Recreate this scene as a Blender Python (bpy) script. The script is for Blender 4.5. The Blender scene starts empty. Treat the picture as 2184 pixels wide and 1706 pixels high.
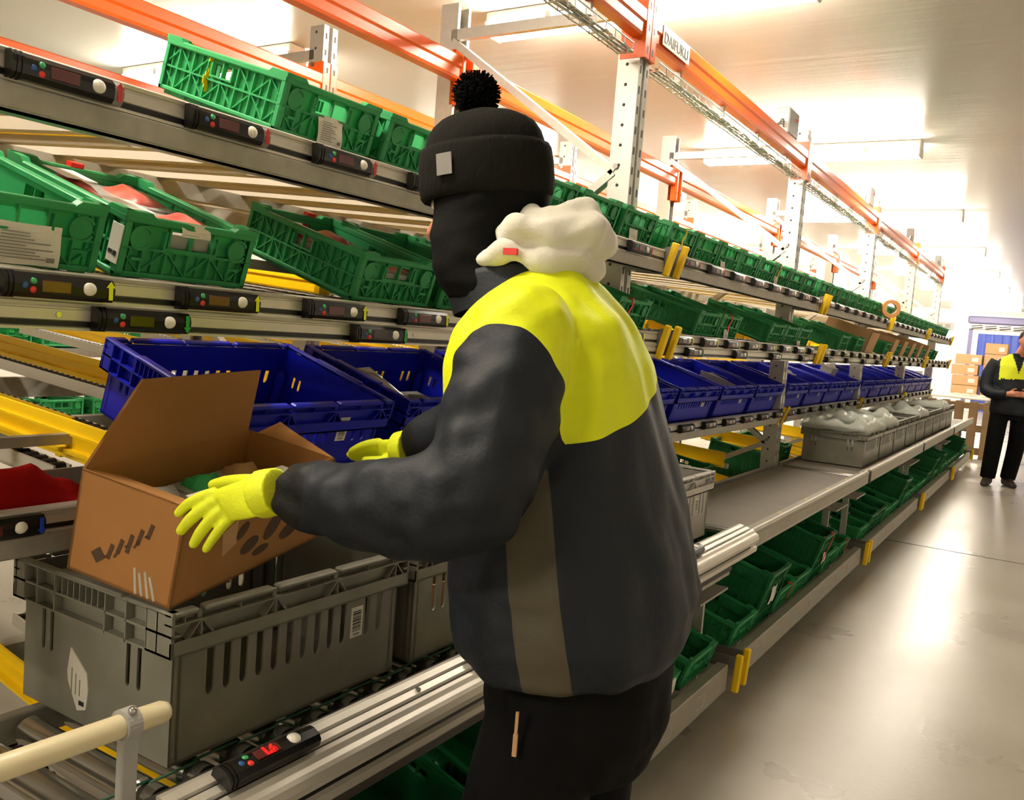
import bpy, bmesh, math, random
from mathutils import Vector, Matrix, noise
random.seed(7)
D = bpy.data
SC = bpy.context.scene
COL = SC.collection
R = math.radians

# ---------------------------------------------------------------- camera, world, exposure
cam_d = D.cameras.new('camera')
cam_d.sensor_width = 36.0
cam_d.lens = 36.0 * 1863.72 / 2184.0
cam_d.clip_start = 0.05
cam_d.clip_end = 200
cam = D.objects.new('camera', cam_d)
COL.objects.link(cam)
yaw, pitch, roll = 0.556294967, -0.0797312542, 0.0779301272
fwd = Vector((-math.sin(yaw) * math.cos(pitch), math.cos(yaw) * math.cos(pitch), math.sin(pitch)))
rt0 = Vector((math.cos(yaw), math.sin(yaw), 0))
up0 = rt0.cross(fwd)
rt = rt0 * math.cos(roll) + up0 * math.sin(roll)
upv = -rt0 * math.sin(roll) + up0 * math.cos(roll)
mw = Matrix((rt, upv, -fwd)).transposed().to_4x4()
mw.translation = Vector((0, 0, 1.3))
cam.matrix_world = mw
SC.camera = cam

world = D.worlds.new('world')
SC.world = world
world.use_nodes = True
world.node_tree.nodes['Background'].inputs[0].default_value = (1.0, 0.93, 0.82, 1)
world.node_tree.nodes['Background'].inputs[1].default_value = 0.12
SC.view_settings.view_transform = 'Standard'
SC.view_settings.look = 'None'
SC.view_settings.gamma = 1.0
SC.view_settings.use_curve_mapping = False
SC.view_settings.exposure = 0.8
SC.cycles.max_bounces = 7
SC.cycles.diffuse_bounces = 4
SC.cycles.glossy_bounces = 4
SC.cycles.transmission_bounces = 4
SC.cycles.transparent_max_bounces = 8
SC.cycles.sample_clamp_indirect = 6.0
LAMP_COL = (1.0, 0.905, 0.75)
LAMP = 62.0            # strength of the fluorescent diffusers

# ---------------------------------------------------------------- materials
MATS = {}


def srgb(c):
    return tuple((v / 12.92 if v <= 0.04045 else ((v + 0.055) / 1.055) ** 2.4) for v in c)


def mat(name, rgb, rough=0.5, metal=0.0, emit=0.0, spec=0.5, var=0.0, scale=20.0, bump=0.0, trans=0.0, stretch=(1, 1, 1), rgb2=None, sheen=0.0, alpha=1.0):
    """principled material; var mixes a second tone through noise in the object's own space"""
    m = D.materials.new(name)
    m.use_nodes = True
    nt = m.node_tree
    b = nt.nodes['Principled BSDF']
    lin = srgb(rgb) + (1,)
    b.inputs['Base Color'].default_value = lin
    b.inputs['Roughness'].default_value = rough
    b.inputs['Metallic'].default_value = metal
    b.inputs['Specular IOR Level'].default_value = spec
    if sheen:
        b.inputs['Sheen Weight'].default_value = sheen
        b.inputs['Sheen Roughness'].default_value = 0.6
    if alpha < 1:
        b.inputs['Alpha'].default_value = alpha
    if var or bump:
        tc = nt.nodes.new('ShaderNodeTexCoord')
        mp = nt.nodes.new('ShaderNodeMapping')
        mp.inputs['Scale'].default_value = stretch
        nz = nt.nodes.new('ShaderNodeTexNoise')
        nz.inputs['Scale'].default_value = scale
        nz.inputs['Detail'].default_value = 4
        nt.links.new(tc.outputs['Object'], mp.inputs[0])
        nt.links.new(mp.outputs[0], nz.inputs['Vector'])
        if var:
            rp = nt.nodes.new('ShaderNodeValToRGB')
            rp.color_ramp.elements[0].position = 0.3
            rp.color_ramp.elements[1].position = 0.72
            c2 = srgb(rgb2) if rgb2 else tuple(max(0, v * (1 - var)) for v in lin[:3])
            rp.color_ramp.elements[0].color = c2 + (1,)
            rp.color_ramp.elements[1].color = lin
            nt.links.new(nz.outputs['Fac'], rp.inputs[0])
            nt.links.new(rp.outputs[0], b.inputs['Base Color'])
        if bump:
            bp = nt.nodes.new('ShaderNodeBump')
            bp.inputs['Strength'].default_value = bump
            bp.inputs['Distance'].default_value = 0.004
            nt.links.new(nz.outputs['Fac'], bp.inputs['Height'])
            nt.links.new(bp.outputs[0], b.inputs['Normal'])
    if emit:
        b.inputs['Emission Color'].default_value = lin
        b.inputs['Emission Strength'].default_value = emit
    if trans:
        out = nt.nodes['Material Output']
        t = nt.nodes.new('ShaderNodeBsdfTranslucent')
        t.inputs[0].default_value = lin
        mx = nt.nodes.new('ShaderNodeMixShader')
        mx.inputs[0].default_value = trans
        nt.links.new(b.outputs[0], mx.inputs[1])
        nt.links.new(t.outputs[0], mx.inputs[2])
        nt.links.new(mx.outputs[0], out.inputs[0])
    MATS[name] = m
    return m


mat('ceiling_panel', (0.77, 0.755, 0.72), 0.27, 0.0, spec=0.75)
mat('wall_panel', (0.95, 0.94, 0.91), 0.5)
mat('floor_concrete', (0.70, 0.67, 0.63), 0.3)
mat('orange_paint', (0.90, 0.38, 0.08), 0.33, spec=0.5)
mat('galvanised', (0.76, 0.75, 0.72), 0.42, 0.6, var=0.10, scale=40)
mat('galv_beam', (0.66, 0.645, 0.60), 0.55, 0.3, var=0.18, scale=30)
mat('alu_dull', (0.62, 0.60, 0.55), 0.5, 0.35, var=0.1, scale=20)
mat('track_side', (0.78, 0.76, 0.71), 0.45, 0.25)
mat('aluminium', (0.80, 0.78, 0.735), 0.38, 0.35, var=0.08, scale=60, stretch=(1, 0.02, 1))
mat('alu_dark', (0.55, 0.54, 0.52), 0.35, 0.7)
mat('black_insert', (0.05, 0.05, 0.055), 0.5)
mat('black_plastic', (0.035, 0.033, 0.033), 0.32)
mat('green_plastic', (0.25, 0.68, 0.42), 0.42, trans=0.38, var=0.12, scale=14)
mat('green_old', (0.11, 0.50, 0.28), 0.45, trans=0.22, var=0.2, scale=14)
mat('green_bright', (0.22, 0.70, 0.42), 0.5)
mat('blue_plastic', (0.06, 0.105, 0.68), 0.36, trans=0.03, var=0.12, scale=12)
mat('grey_plastic', (0.51, 0.505, 0.46), 0.45, var=0.12, scale=9, rgb2=(0.45, 0.435, 0.38))
mat('grey_light', (0.72, 0.71, 0.68), 0.45)
mat('yellow_paint', (0.97, 0.80, 0.02), 0.4)
mat('yellow_dull', (0.95, 0.79, 0.03), 0.42)
mat('roller_black', (0.05, 0.045, 0.045), 0.4)
mat('roller_steel', (0.70, 0.69, 0.66), 0.22, 0.95)
mat('belt_grey', (0.50, 0.47, 0.43), 0.6, var=0.12, scale=8, bump=0.1)
mat('frame_dark', (0.20, 0.18, 0.15), 0.6, var=0.2)
mat('white_label', (0.87, 0.85, 0.80), 0.6)
mat('ink', (0.13, 0.13, 0.14), 0.6)
mat('ink_soft', (0.52, 0.51, 0.49), 0.6)
mat('screen_red', (0.34, 0.13, 0.12), 0.12)
mat('screen_dark', (0.12, 0.02, 0.03), 0.15)
mat('led_red', (1.0, 0.02, 0.02), 0.4, emit=5.0)
mat('button_white', (0.90, 0.88, 0.83), 0.3)
mat('button_blue', (0.12, 0.30, 0.55), 0.35)
mat('button_green', (0.20, 0.62, 0.35), 0.35)
mat('button_red', (0.85, 0.17, 0.12), 0.35)
mat('arrow_yellow', (0.90, 0.93, 0.05), 0.5)
mat('arrow_green', (0.05, 0.62, 0.20), 0.5)
mat('arrow_red', (0.75, 0.20, 0.18), 0.5)
mat('arrow_blue', (0.05, 0.25, 0.72), 0.5)
mat('sticker_grey', (0.52, 0.50, 0.49), 0.5)
mat('cardboard', (0.63, 0.43, 0.21), 0.75, var=0.12, scale=7, bump=0.05)
mat('print_brown', (0.30, 0.21, 0.13), 0.8)
mat('cardboard_in', (0.74, 0.52, 0.29), 0.8, var=0.1, scale=7)
mat('cardboard_pale', (0.76, 0.60, 0.43), 0.8, var=0.08, scale=5)
mat('plastic_film', (0.95, 0.97, 0.94), 0.15, trans=0.4, alpha=0.38)
mat('cream_tube', (0.84, 0.79, 0.64), 0.4)
mat('red_cloth', (0.60, 0.07, 0.05), 0.9, spec=0.1, bump=0.4, scale=90)
mat('red_clip', (0.83, 0.12, 0.10), 0.4)
mat('meat_red', (0.62, 0.13, 0.11), 0.35, var=0.35, scale=26, rgb2=(0.78, 0.42, 0.36))
mat('clear_pack', (0.75, 0.74, 0.72), 0.15, trans=0.3)
mat('oring_green', (0.16, 0.33, 0.24), 0.5)
mat('curtain_blue', (0.20, 0.28, 0.62), 0.5)
mat('door_frame', (0.42, 0.40, 0.55), 0.5)
mat('wood', (0.62, 0.50, 0.36), 0.7, var=0.2, scale=10)
mat('sign_grey', (0.62, 0.62, 0.60), 0.5)


def lamp_mat(name, strength):
    m = D.materials.new(name)
    m.use_nodes = True
    nt = m.node_tree
    nt.nodes.remove(nt.nodes['Principled BSDF'])
    e = nt.nodes.new('ShaderNodeEmission')
    e.inputs[0].default_value = LAMP_COL + (1,)
    e.inputs[1].default_value = strength
    nt.links.new(e.outputs[0], nt.nodes['Material Output'].inputs[0])
    MATS[name] = m


lamp_mat('lamp_diffuser', LAMP)


def floor_nodes():
    m = MATS['floor_concrete']
    nt = m.node_tree
    b = nt.nodes['Principled BSDF']
    tc = nt.nodes.new('ShaderNodeTexCoord')
    n1 = nt.nodes.new('ShaderNodeTexNoise')
    n1.inputs['Scale'].default_value = 1.7
    n1.inputs['Detail'].default_value = 8
    n2 = nt.nodes.new('ShaderNodeTexNoise')
    n2.inputs['Scale'].default_value = 55
    n2.inputs['Detail'].default_value = 5
    nt.links.new(tc.outputs['Object'], n1.inputs['Vector'])
    nt.links.new(tc.outputs['Object'], n2.inputs['Vector'])
    r = nt.nodes.new('ShaderNodeValToRGB')
    r.color_ramp.elements[0].position = 0.32
    r.color_ramp.elements[1].position = 0.66
    r.color_ramp.elements[0].color = srgb((0.60, 0.572, 0.52)) + (1,)
    r.color_ramp.elements[1].color = srgb((0.655, 0.63, 0.58)) + (1,)
    nt.links.new(n1.outputs['Fac'], r.inputs[0])
    # a few scuffs
    r2 = nt.nodes.new('ShaderNodeValToRGB')
    r2.color_ramp.elements[0].position = 0.27
    r2.color_ramp.elements[1].position = 0.36
    r2.color_ramp.elements[0].color = (0.55, 0.5, 0.42, 1)
    r2.color_ramp.elements[1].color = (1, 1, 1, 1)
    nt.links.new(n2.outputs['Fac'], r2.inputs[0])
    mx = nt.nodes.new('ShaderNodeMixRGB')
    mx.blend_type = 'MULTIPLY'
    mx.inputs[0].default_value = 0.14
    nt.links.new(r.outputs[0], mx.inputs[1])
    nt.links.new(r2.outputs[0], mx.inputs[2])
    nt.links.new(mx.outputs[0], b.inputs['Base Color'])
    rr = nt.nodes.new('ShaderNodeMapRange')
    rr.inputs[3].default_value = 0.20
    rr.inputs[4].default_value = 0.40
    nt.links.new(n1.outputs['Fac'], rr.inputs[0])
    nt.links.new(rr.outputs[0], b.inputs['Roughness'])
    bp = nt.nodes.new('ShaderNodeBump')
    bp.inputs['Strength'].default_value = 0.12
    bp.inputs['Distance'].default_value = 0.004
    nt.links.new(n2.outputs['Fac'], bp.inputs['Height'])
    nt.links.new(bp.outputs[0], b.inputs['Normal'])


def ceiling_nodes():
    m = MATS['ceiling_panel']
    nt = m.node_tree
    b = nt.nodes['Principled BSDF']
    tc = nt.nodes.new('ShaderNodeTexCoord')
    mp = nt.nodes.new('ShaderNodeMapping')
    mp.inputs['Scale'].default_value = (0.06, 9.0, 1)      # shallow corrugation across the panels
    nz = nt.nodes.new('ShaderNodeTexNoise')
    nz.inputs['Scale'].default_value = 2.2
    nz.inputs['Detail'].default_value = 3
    nt.links.new(tc.outputs['Object'], mp.inputs[0])
    nt.links.new(mp.outputs[0], nz.inputs['Vector'])
    bp = nt.nodes.new('ShaderNodeBump')
    bp.inputs['Strength'].default_value = 0.25
    bp.inputs['Distance'].default_value = 0.006
    nt.links.new(nz.outputs['Fac'], bp.inputs['Height'])
    nt.links.new(bp.outputs[0], b.inputs['Normal'])


floor_nodes()
ceiling_nodes()

# ---------------------------------------------------------------- mesh builder


class MB:
    """collects shapes and links them as one mesh object"""

    def __init__(s):
        s.v, s.f, s.m, s.sm = [], [], [], []

    def add(s, vs, fs, mi=0, smooth=False):
        o = len(s.v)
        s.v += [tuple(p) for p in vs]
        for f in fs:
            s.f.append(tuple(i + o for i in f))
            s.m.append(mi)
            s.sm.append(smooth)
        return s

    def box(s, x0, x1, y0, y1, z0, z1, mi=0, bev=0.0, M=None):
        if bev <= 0:
            vs = [(x, y, z) for z in (z0, z1) for y in (y0, y1) for x in (x0, x1)]
            fs = [(0, 2, 3, 1), (4, 5, 7, 6), (0, 1, 5, 4), (2, 6, 7, 3), (0, 4, 6, 2), (1, 3, 7, 5)]
        else:
            bev = min(bev, (x1 - x0) * .45, (y1 - y0) * .45, (z1 - z0) * .45)
            vs, idx = [], {}
            X, Y, Z = (x0, x1), (y0, y1), (z0, z1)
            for i in (0, 1):
                for j in (0, 1):
                    for k in (0, 1):
                        sx, sy, sz = (1 - 2 * i), (1 - 2 * j), (1 - 2 * k)
                        for a, d in enumerate(((0, bev, bev), (bev, 0, bev), (bev, bev, 0))):
                            idx[(i, j, k, a)] = len(vs)
                            vs.append((X[i] + sx * d[0], Y[j] + sy * d[1], Z[k] + sz * d[2]))
            fs = []
            for i in (0, 1):
                fs.append([idx[(i, 0, 0, 0)], idx[(i, 1, 0, 0)], idx[(i, 1, 1, 0)], idx[(i, 0, 1, 0)]])
                fs.append([idx[(0, i, 0, 1)], idx[(1, i, 0, 1)], idx[(1, i, 1, 1)], idx[(0, i, 1, 1)]])
                fs.append([idx[(0, 0, i, 2)], idx[(1, 0, i, 2)], idx[(1, 1, i, 2)], idx[(0, 1, i, 2)]])
                for j in (0, 1):
                    fs.append([idx[(i, j, 0, 0)], idx[(i, j, 1, 0)], idx[(i, j, 1, 1)], idx[(i, j, 0, 1)]])
                    fs.append([idx[(i, 0, j, 0)], idx[(i, 1, j, 0)], idx[(i, 1, j, 2)], idx[(i, 0, j, 2)]])
                    fs.append([idx[(0, i, j, 1)], idx[(1, i, j, 1)], idx[(1, i, j, 2)], idx[(0, i, j, 2)]])
                    for k in (0, 1):
                        fs.append([idx[(i, j, k, a)] for a in range(3)])
            c = Vector(((x0 + x1) / 2, (y0 + y1) / 2, (z0 + z1) / 2))
            out = []
            for f in fs:
                p = [Vector(vs[q]) for q in f]
                n = (p[1] - p[0]).cross(p[2] - p[0])
                out.append(f if n.dot(sum(p, Vector()) / len(p) - c) > 0 else f[::-1])
            fs = out
        if M is not None:
            vs = [M @ Vector(p) for p in vs]
        return s.add(vs, fs, mi)

    def bar(s, p0, p1, w, h, up=(0, 0, 1), mi=0, bev=0.0):
        """box along p0-p1, w across, h along up"""
        p0, p1 = Vector(p0), Vector(p1)
        d = p1 - p0
        L = d.length
        z = d / L
        x = Vector(up).cross(z)
        if x.length < 1e-5:
            x = Vector((1, 0, 0)).cross(z)
        x.normalize()
        y = z.cross(x)
        M = Matrix((x, y, z)).transposed().to_4x4()
        M.translation = p0
        return s.box(-w / 2, w / 2, -h / 2, h / 2, 0, L, mi, bev, M)

    def cyl(s, p0, p1, r, n=12, mi=0, r1=None, caps=True):
        p0, p1 = Vector(p0), Vector(p1)
        z = (p1 - p0).normalized()
        x = z.orthogonal().normalized()
        y = z.cross(x)
        r1 = r if r1 is None else r1
        vs = [p0 + (x * math.cos(2 * math.pi * i / n) + y * math.sin(2 * math.pi * i / n)) * r for i in range(n)]
        vs += [p1 + (x * math.cos(2 * math.pi * i / n) + y * math.sin(2 * math.pi * i / n)) * r1 for i in range(n)]
        s.add(vs, [(i, (i + 1) % n, n + (i + 1) % n, n + i) for i in range(n)], mi, True)
        if caps:
            s.add(vs, [tuple(range(n))[::-1], tuple(range(n, 2 * n))], mi)
        return s

    def prism(s, poly, a0, a1, axis='y', mi=0):
        """extrude a 2D polygon along an axis: y -> (x,z), x -> (y,z), z -> (x,y)"""
        def P(p, a):
            if axis == 'y':
                return (p[0], a, p[1])
            if axis == 'x':
                return (a, p[0], p[1])
            return (p[0], p[1], a)
        n = len(poly)
        vs = [P(p, a0) for p in poly] + [P(p, a1) for p in poly]
        fs = [(i, (i + 1) % n, n + (i + 1) % n, n + i) for i in range(n)] + [tuple(range(n))[::-1], tuple(range(n, 2 * n))]
        return s.add(vs, fs, mi)

    def ring(s, c, r, t, d, axis='x', n=20, mi=0, a0=0.0, a1=2 * math.pi):
        """flat ring of radial thickness t and depth d round an axis"""
        vs, fs = [], []
        full = abs(a1 - a0 - 2 * math.pi) < 1e-6
        for i in range(n + (0 if full else 1)):
            a = a0 + (a1 - a0) * i / n
            for rr, dd in ((r - t / 2, 0), (r + t / 2, 0), (r + t / 2, d), (r - t / 2, d)):
                u, w = rr * math.cos(a), rr * math.sin(a)
                if axis == 'x':
                    vs.append((c[0] + dd, c[1] + u, c[2] + w))
                elif axis == 'y':
                    vs.append((c[0] + u, c[1] + dd, c[2] + w))
                else:
                    vs.append((c[0] + u, c[1] + w, c[2] + dd))
        m = len(vs) // 4
        for i in range(m if full else m - 1):
            j = (i + 1) % m
            for k in range(4):
                l = (k + 1) % 4
                fs.append((i * 4 + k, j * 4 + k, j * 4 + l, i * 4 + l))
        return s.add(vs, fs, mi)

    def loft(s, rings, mi=0, closed=True, caps=True, smooth=True):
        n = len(rings[0])
        vs = [p for r in rings for p in r]
        fs = []
        for k in range(len(rings) - 1):
            for i in range(n if closed else n - 1):
                j = (i + 1) % n
                fs.append((k * n + i, k * n + j, (k + 1) * n + j, (k + 1) * n + i))
        if caps and closed:
            fs.append(tuple(range(n))[::-1])
            fs.append(tuple(range((len(rings) - 1) * n, len(rings) * n)))
        return s.add(vs, fs, mi, smooth)

    def tube(s, pts, radii, n=12, mi=0, caps=True):
        pts = [Vector(p) for p in pts]
        if not hasattr(radii, '__len__'):
            radii = [radii] * len(pts)
        rings = []
        x = None
        for i, p in enumerate(pts):
            t = (pts[min(i + 1, len(pts) - 1)] - pts[max(i - 1, 0)]).normalized()
            if x is None:
                x = t.orthogonal().normalized()
            else:
                x = (x - t * x.dot(t)).normalized()
            y = t.cross(x)
            rings.append([p + (x * math.cos(2 * math.pi * k / n) + y * math.sin(2 * math.pi * k / n)) * radii[i] for k in range(n)])
        return s.loft(rings, mi, True, caps)

    def ball(s, c, r, n=14, m=9, mi=0, sc=(1, 1, 1)):
        rings = []
        for i in range(1, m):
            a = math.pi * i / m
            rings.append([(c[0] + r * sc[0] * math.sin(a) * math.cos(2 * math.pi * k / n), c[1] + r * sc[1] * math.sin(a) * math.sin(2 * math.pi * k / n), c[2] - r * sc[2] * math.cos(a)) for k in range(n)])
        return s.loft(rings, mi)

    def join(s, o, M=None, dmi=0):
        vs = o.v if M is None else [M @ Vector(p) for p in o.v]
        k = len(s.v)
        s.v += [tuple(p) for p in vs]
        s.f += [tuple(i + k for i in f) for f in o.f]
        s.m += [i + dmi for i in o.m]
        s.sm += o.sm
        return s

    def mesh(s, name, mats, fix=False):
        me = D.meshes.new(name)
        me.from_pydata(s.v, [], s.f)
        for m in (mats if isinstance(mats, (list, tuple)) else [mats]):
            me.materials.append(MATS[m] if isinstance(m, str) else m)
        me.polygons.foreach_set('material_index', s.m)
        me.polygons.foreach_set('use_smooth', s.sm)
        if fix:
            bm = bmesh.new()
            bm.from_mesh(me)
            bmesh.ops.recalc_face_normals(bm, faces=bm.faces)
            bm.to_mesh(me)
            bm.free()
        me.update()
        return me

    def build(s, name, mats, parent=None, loc=None):
        o = D.objects.new(name, s.mesh(name, mats, True))
        COL.objects.link(o)
        if parent is not None:
            o.parent = parent
        if loc is not None:
            o.location = loc
        return o


def tag(o, label=None, cat=None, group=None, kind=None):
    if label:
        o['label'] = label
    if cat:
        o['category'] = cat
    if group:
        o['group'] = group
    if kind:
        o['kind'] = kind
    return o


def thing(name, label, cat, loc=(0, 0, 0), rot=(0, 0, 0), group=None):
    o = D.objects.new(name, None)
    o.empty_display_size = 0.1
    COL.objects.link(o)
    o.location = loc
    o.rotation_euler = rot
    return tag(o, label, cat, group)


def inst(name, me, parent=None, loc=(0, 0, 0), rot=(0, 0, 0)):
    o = D.objects.new(name, me)
    COL.objects.link(o)
    o.parent = parent
    o.location = loc
    o.rotation_euler = rot
    return o


def dup(root, loc, rot=(0, 0, 0), label=None, group=None):
    """copy of a thing with copies of its parts and sub-parts"""
    r = root.copy()
    COL.objects.link(r)
    r.location = loc
    r.rotation_euler = rot
    if label:
        r['label'] = label
    if group:
        r['group'] = group
    for ch in root.children:
        c = ch.copy()
        COL.objects.link(c)
        c.parent = r
        for g in ch.children:
            d = g.copy()
            COL.objects.link(d)
            d.parent = c
    return r


def struct(name, mb, m):
    return tag(mb.build(name, m), kind='structure')


ORD = ['first', 'second', 'third', 'fourth', 'fifth', 'sixth', 'seventh', 'eighth', 'ninth', 'tenth', 'eleventh', 'twelfth', 'thirteenth', 'fourteenth', 'fifteenth', 'sixteenth', 'seventeenth', 'eighteenth', 'nineteenth', 'twentieth']
BAYN = ['nearest', 'second', 'third', 'fourth', 'farthest']
YB = [0.45, 3.1, 5.55, 8.0, 10.45, 12.9]     # upright lines along the rack
# ---------------------------------------------------------------- setting
struct('floor', MB().box(-8, 1.8, -5, 28.6, -0.1, 0), 'floor_concrete')
struct('ceiling', MB().box(-8, 1.8, -5, 28.6, 2.92, 3.02), 'ceiling_panel')
struct('wall_left', MB().box(-8.1, -8, -5, 28.6, 0, 2.92), 'wall_panel')
struct('wall_right', MB().box(1.7, 1.8, -5, 28.6, 0, 2.92), 'wall_panel')  # unseen wall, set close to the aisle to bounce fill light
struct('wall_near', MB().box(-8, 1.8, -5.1, -5, 0, 2.92), 'wall_panel')
struct('wall_far', MB().box(-8, 1.8, 28.5, 28.6, 0, 2.92), 'wall_panel')
struct('trim_1', MB().box(-0.95, 1.65, 6.775, 6.785, 0.0, 0.0015).box(-0.95, 1.65, 14.0, 14.01, 0, 0.0015), 'frame_dark')

# dock door with a blue curtain in the far wall
dr = tag(thing('door_1', None, None, (-0.9, 28.5, 0)), kind='structure')
b = MB().box(-1.47, -1.36, -0.10, -0.002, 0, 2.42).box(1.36, 1.47, -0.10, -0.002, 0, 2.42)
b.build('door_frame', 'door_frame', dr)
b = MB()
b.box(-1.50, 1.50, -0.34, -0.002, 2.52, 2.72, bev=0.03)
b.build('roller_hood', 'door_frame', dr)
b = MB()
for i in range(9):
    b.cyl((-1.4 + i * .35, -0.22, 2.40), (-1.4 + i * .35 + .28, -0.22, 2.44), 0.05, 10)
b.box(-1.47, 1.47, -0.2, -0.06, 2.36, 2.51)
b.build('roller_drum', 'alu_dark', dr)
MB().box(-1.36, 1.36, -0.09, -0.003, 2.24, 2.36).box(-1.36, -1.22, -0.09, -0.003, 0, 2.24).build('white_surround', 'button_white', dr)
b = MB()
n = 60
rg = []
for k in range(n + 1):
    x = -1.22 + 2.58 * k / n
    rg.append([(x, -0.05 + 0.012 * math.sin(k * 1.3), 0.02), (x, -0.05 + 0.012 * math.sin(k * 1.3), 2.24), (x, -0.035 + 0.012 * math.sin(k * 1.3), 2.24), (x, -0.035 + 0.012 * math.sin(k * 1.3), 0.02)])
b.loft(rg, 0, True, True, False)
b.build('curtain', 'curtain_blue', dr)
MB().box(-0.95, 0.2, -0.075, -0.062, 0.95, 1.35).build('vision_panel', 'plastic_film', dr)

sg = thing('wall_sign', 'small grey rectangular sign on the far white wall', 'sign', (-3.05, 28.48, 2.40))
MB().box(-0.27, 0.27, -0.02, 0.018, -0.11, 0.11, bev=0.01).build('sign_plate', 'sign_grey', sg)
MB().box(-0.2, -0.02, -0.024, -0.021, -0.05, 0.05).box(0.04, 0.18, -0.024, -0.021, -0.06, 0.06).build('sign_mark', 'ink_soft', sg)

# ---------------------------------------------------------------- ceiling lights


def make_light():
    t = thing('ceiling_light', '', 'ceiling light')
    MB().box(-0.83, 0.83, -0.065, 0.065, -0.055, -0.001, bev=0.008).build('housing', 'button_white', t)
    prof = [(-0.070, -0.056), (-0.072, -0.085), (-0.055, -0.118), (0.055, -0.118), (0.072, -0.085), (0.070, -0.056)]
    MB().prism(prof, -0.815, 0.815, 'x').build('diffuser', 'lamp_diffuser', t)
    for s in (-1, 1):
        MB().box(s * .823 - .008, s * .823 + .008, -0.074, 0.074, -0.120, -0.05, bev=.004).build('end_cap', 'button_white', t)
    for s in (-0.45, 0.45):
        MB().box(s - .015, s + .015, -0.078, -0.0735, -0.085, -0.045).build('clip', 'galvanised', t)
    return t


L0 = make_light()
rowsX = [(-1.87, 'above the orange racking', 'ceiling lights above the racking'), (-4.95, 'behind the racking', 'ceiling lights behind the racking')]
first = True
for X, where, grp in rowsX:
    for i in range(-2 if X > -3 else 0, 8):  # rearmost lamp over the racking is unseen, added to brighten near faces
        y = 3.86 + 3.25 * i
        lb = ('white tube light on the ceiling %s, %s' % (where, 'over the camera' if i == -1 else 'added fill behind the camera')) if i < 0 else 'white tube light on the ceiling %s, %s from the camera' % (where, ORD[i])
        if first:
            L0.location = (X, y, 2.92)
            L0['label'] = lb
            L0['group'] = grp
            first = False
        else:
            dup(L0, (X, y, 2.92), label=lb, group=grp)

# ---------------------------------------------------------------- racking: uprights


def post_mesh(z0, z1, slots=True):
    b = MB()
    w = 0.045
    poly = [(-0.09, -w), (0, -w), (0, -0.013), (-0.022, -0.009), (-0.022, 0.009), (0, 0.013), (0, w), (-0.09, w), (-0.09, w - .016), (-0.014, w - .004), (-0.03, 0.012), (-0.03, -0.012), (-0.014, -w + .004), (-0.09, -w + .016)]
    b.prism(poly, z0, z1, 'z', 0)
    z = z0 + 0.06
    while slots and z < z1 - 0.03:
        for s in (-1, 1):
            b.box(-0.001, 0.0006, s * 0.029 - .006, s * 0.029 + .006, z - .014, z + .014, 1)
        b.cyl((-0.05, -w - .0006, z + .02), (-0.05, -w + .001, z + .02), 0.0065, 10, 1)
        z += 0.075
    return b


PF = post_mesh(0.0, 2.66).mesh('post_mesh', ['galvanised', 'frame_dark'], True)
frames = [(-1.455, -2.315, 'front'), (-3.095, -3.955, 'back')]
for xf, xr, nm in frames:
    for k, y in enumerate(YB):
        if k == 0 and nm == 'front':
            pass
        lb = 'galvanised upright frame with %s brace in the %s row, %s' % ('diagonal', nm, ['beside the camera', 'behind the worker', 'next beyond the worker', 'third beyond the worker', 'fourth beyond the worker', 'at the far end'][k])
        t = thing('upright_frame', lb, 'rack upright', (xf, y, 0), group='rack uprights')
        inst('post', PF, t)
        inst('post', PF, t, (xr - xf - 0.09, 0, 0), (0, 0, math.pi))
        dx = xr - xf + 0.0
        MB().box(dx - .03, -0.06, -0.045, -0.02, 2.505, 2.55).build('strut', 'galvanised', t)
        nodes = [(dx - .02, 2.50), (-0.07, 1.93), (dx - .02, 1.30), (-0.07, .72), (dx - .02, .30)]
        for a, c in zip(nodes[:-1], nodes[1:]):
            MB().bar((a[0], -0.03, a[1]), (c[0], -0.03, c[1]), 0.03, 0.042, (0, 1, 0)).build('brace', 'galvanised', t)
        MB().box(-0.12, 0.03, -0.06, 0.06, 0.0, 0.006).build('foot_plate', 'galvanised', t)
        b = MB()
        for z in (1.95, 2.48, 0.74):
            b.cyl((-0.06, -0.055, z), (-0.06, -0.045, z), 0.011, 8)
        b.build('bolt', 'alu_dark', t)

# orange load beams and their connectors


def pallet_beam(k, x, z0, z1, face, rowname):
    y0, y1 = YB[k] + .045, YB[k + 1] - .045
    lb = 'orange steel beam along the %s, %s bay from the camera' % (rowname, BAYN[k])
    t = thing('pallet_beam', lb, 'rack beam', (x, y0, z0), group='orange beams along the ' + rowname)
    h = z1 - z0
    L = y1 - y0
    poly = [(-0.045, 0), (0, 0), (0.004, 0.012), (0.004, h * .45), (0.010, h * .55), (0.010, h - .006), (0.004, h), (-0.045, h)]
    MB().prism(poly, 0, L, 'y').build('beam_profile', 'orange_paint', t)
    for yy, s in ((0, -1), (L, 1)):
        b = MB()
        if face > 0:
            b.box(0.0, 0.012, min(yy, yy + s * .043), max(yy, yy + s * .043), -0.075, h + 0.055, bev=.002)
            b.box(-0.09, 0.012, yy - .003 if s > 0 else yy - .001, yy + .001 if s > 0 else yy + .003, -0.075, h + .055)
            for q in range(3):
                for c in (.022,):
                    b.box(0.0118, 0.0128, yy + s * c - .005, yy + s * c + .005, -0.055 + q * .08, -0.03 + q * .08, 1)
        else:
            b.box(-0.05, 0.014, min(yy, yy + s * .02), max(yy, yy + s * .02), -0.10, h + .035, bev=.002)
            b.cyl((0.014, yy + s * .01, -0.05), (0.016, yy + s * .01, -0.05), .006, 8, 1)
        b.build('connector', ['orange_paint', 'frame_dark'], t)
    return t


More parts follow.
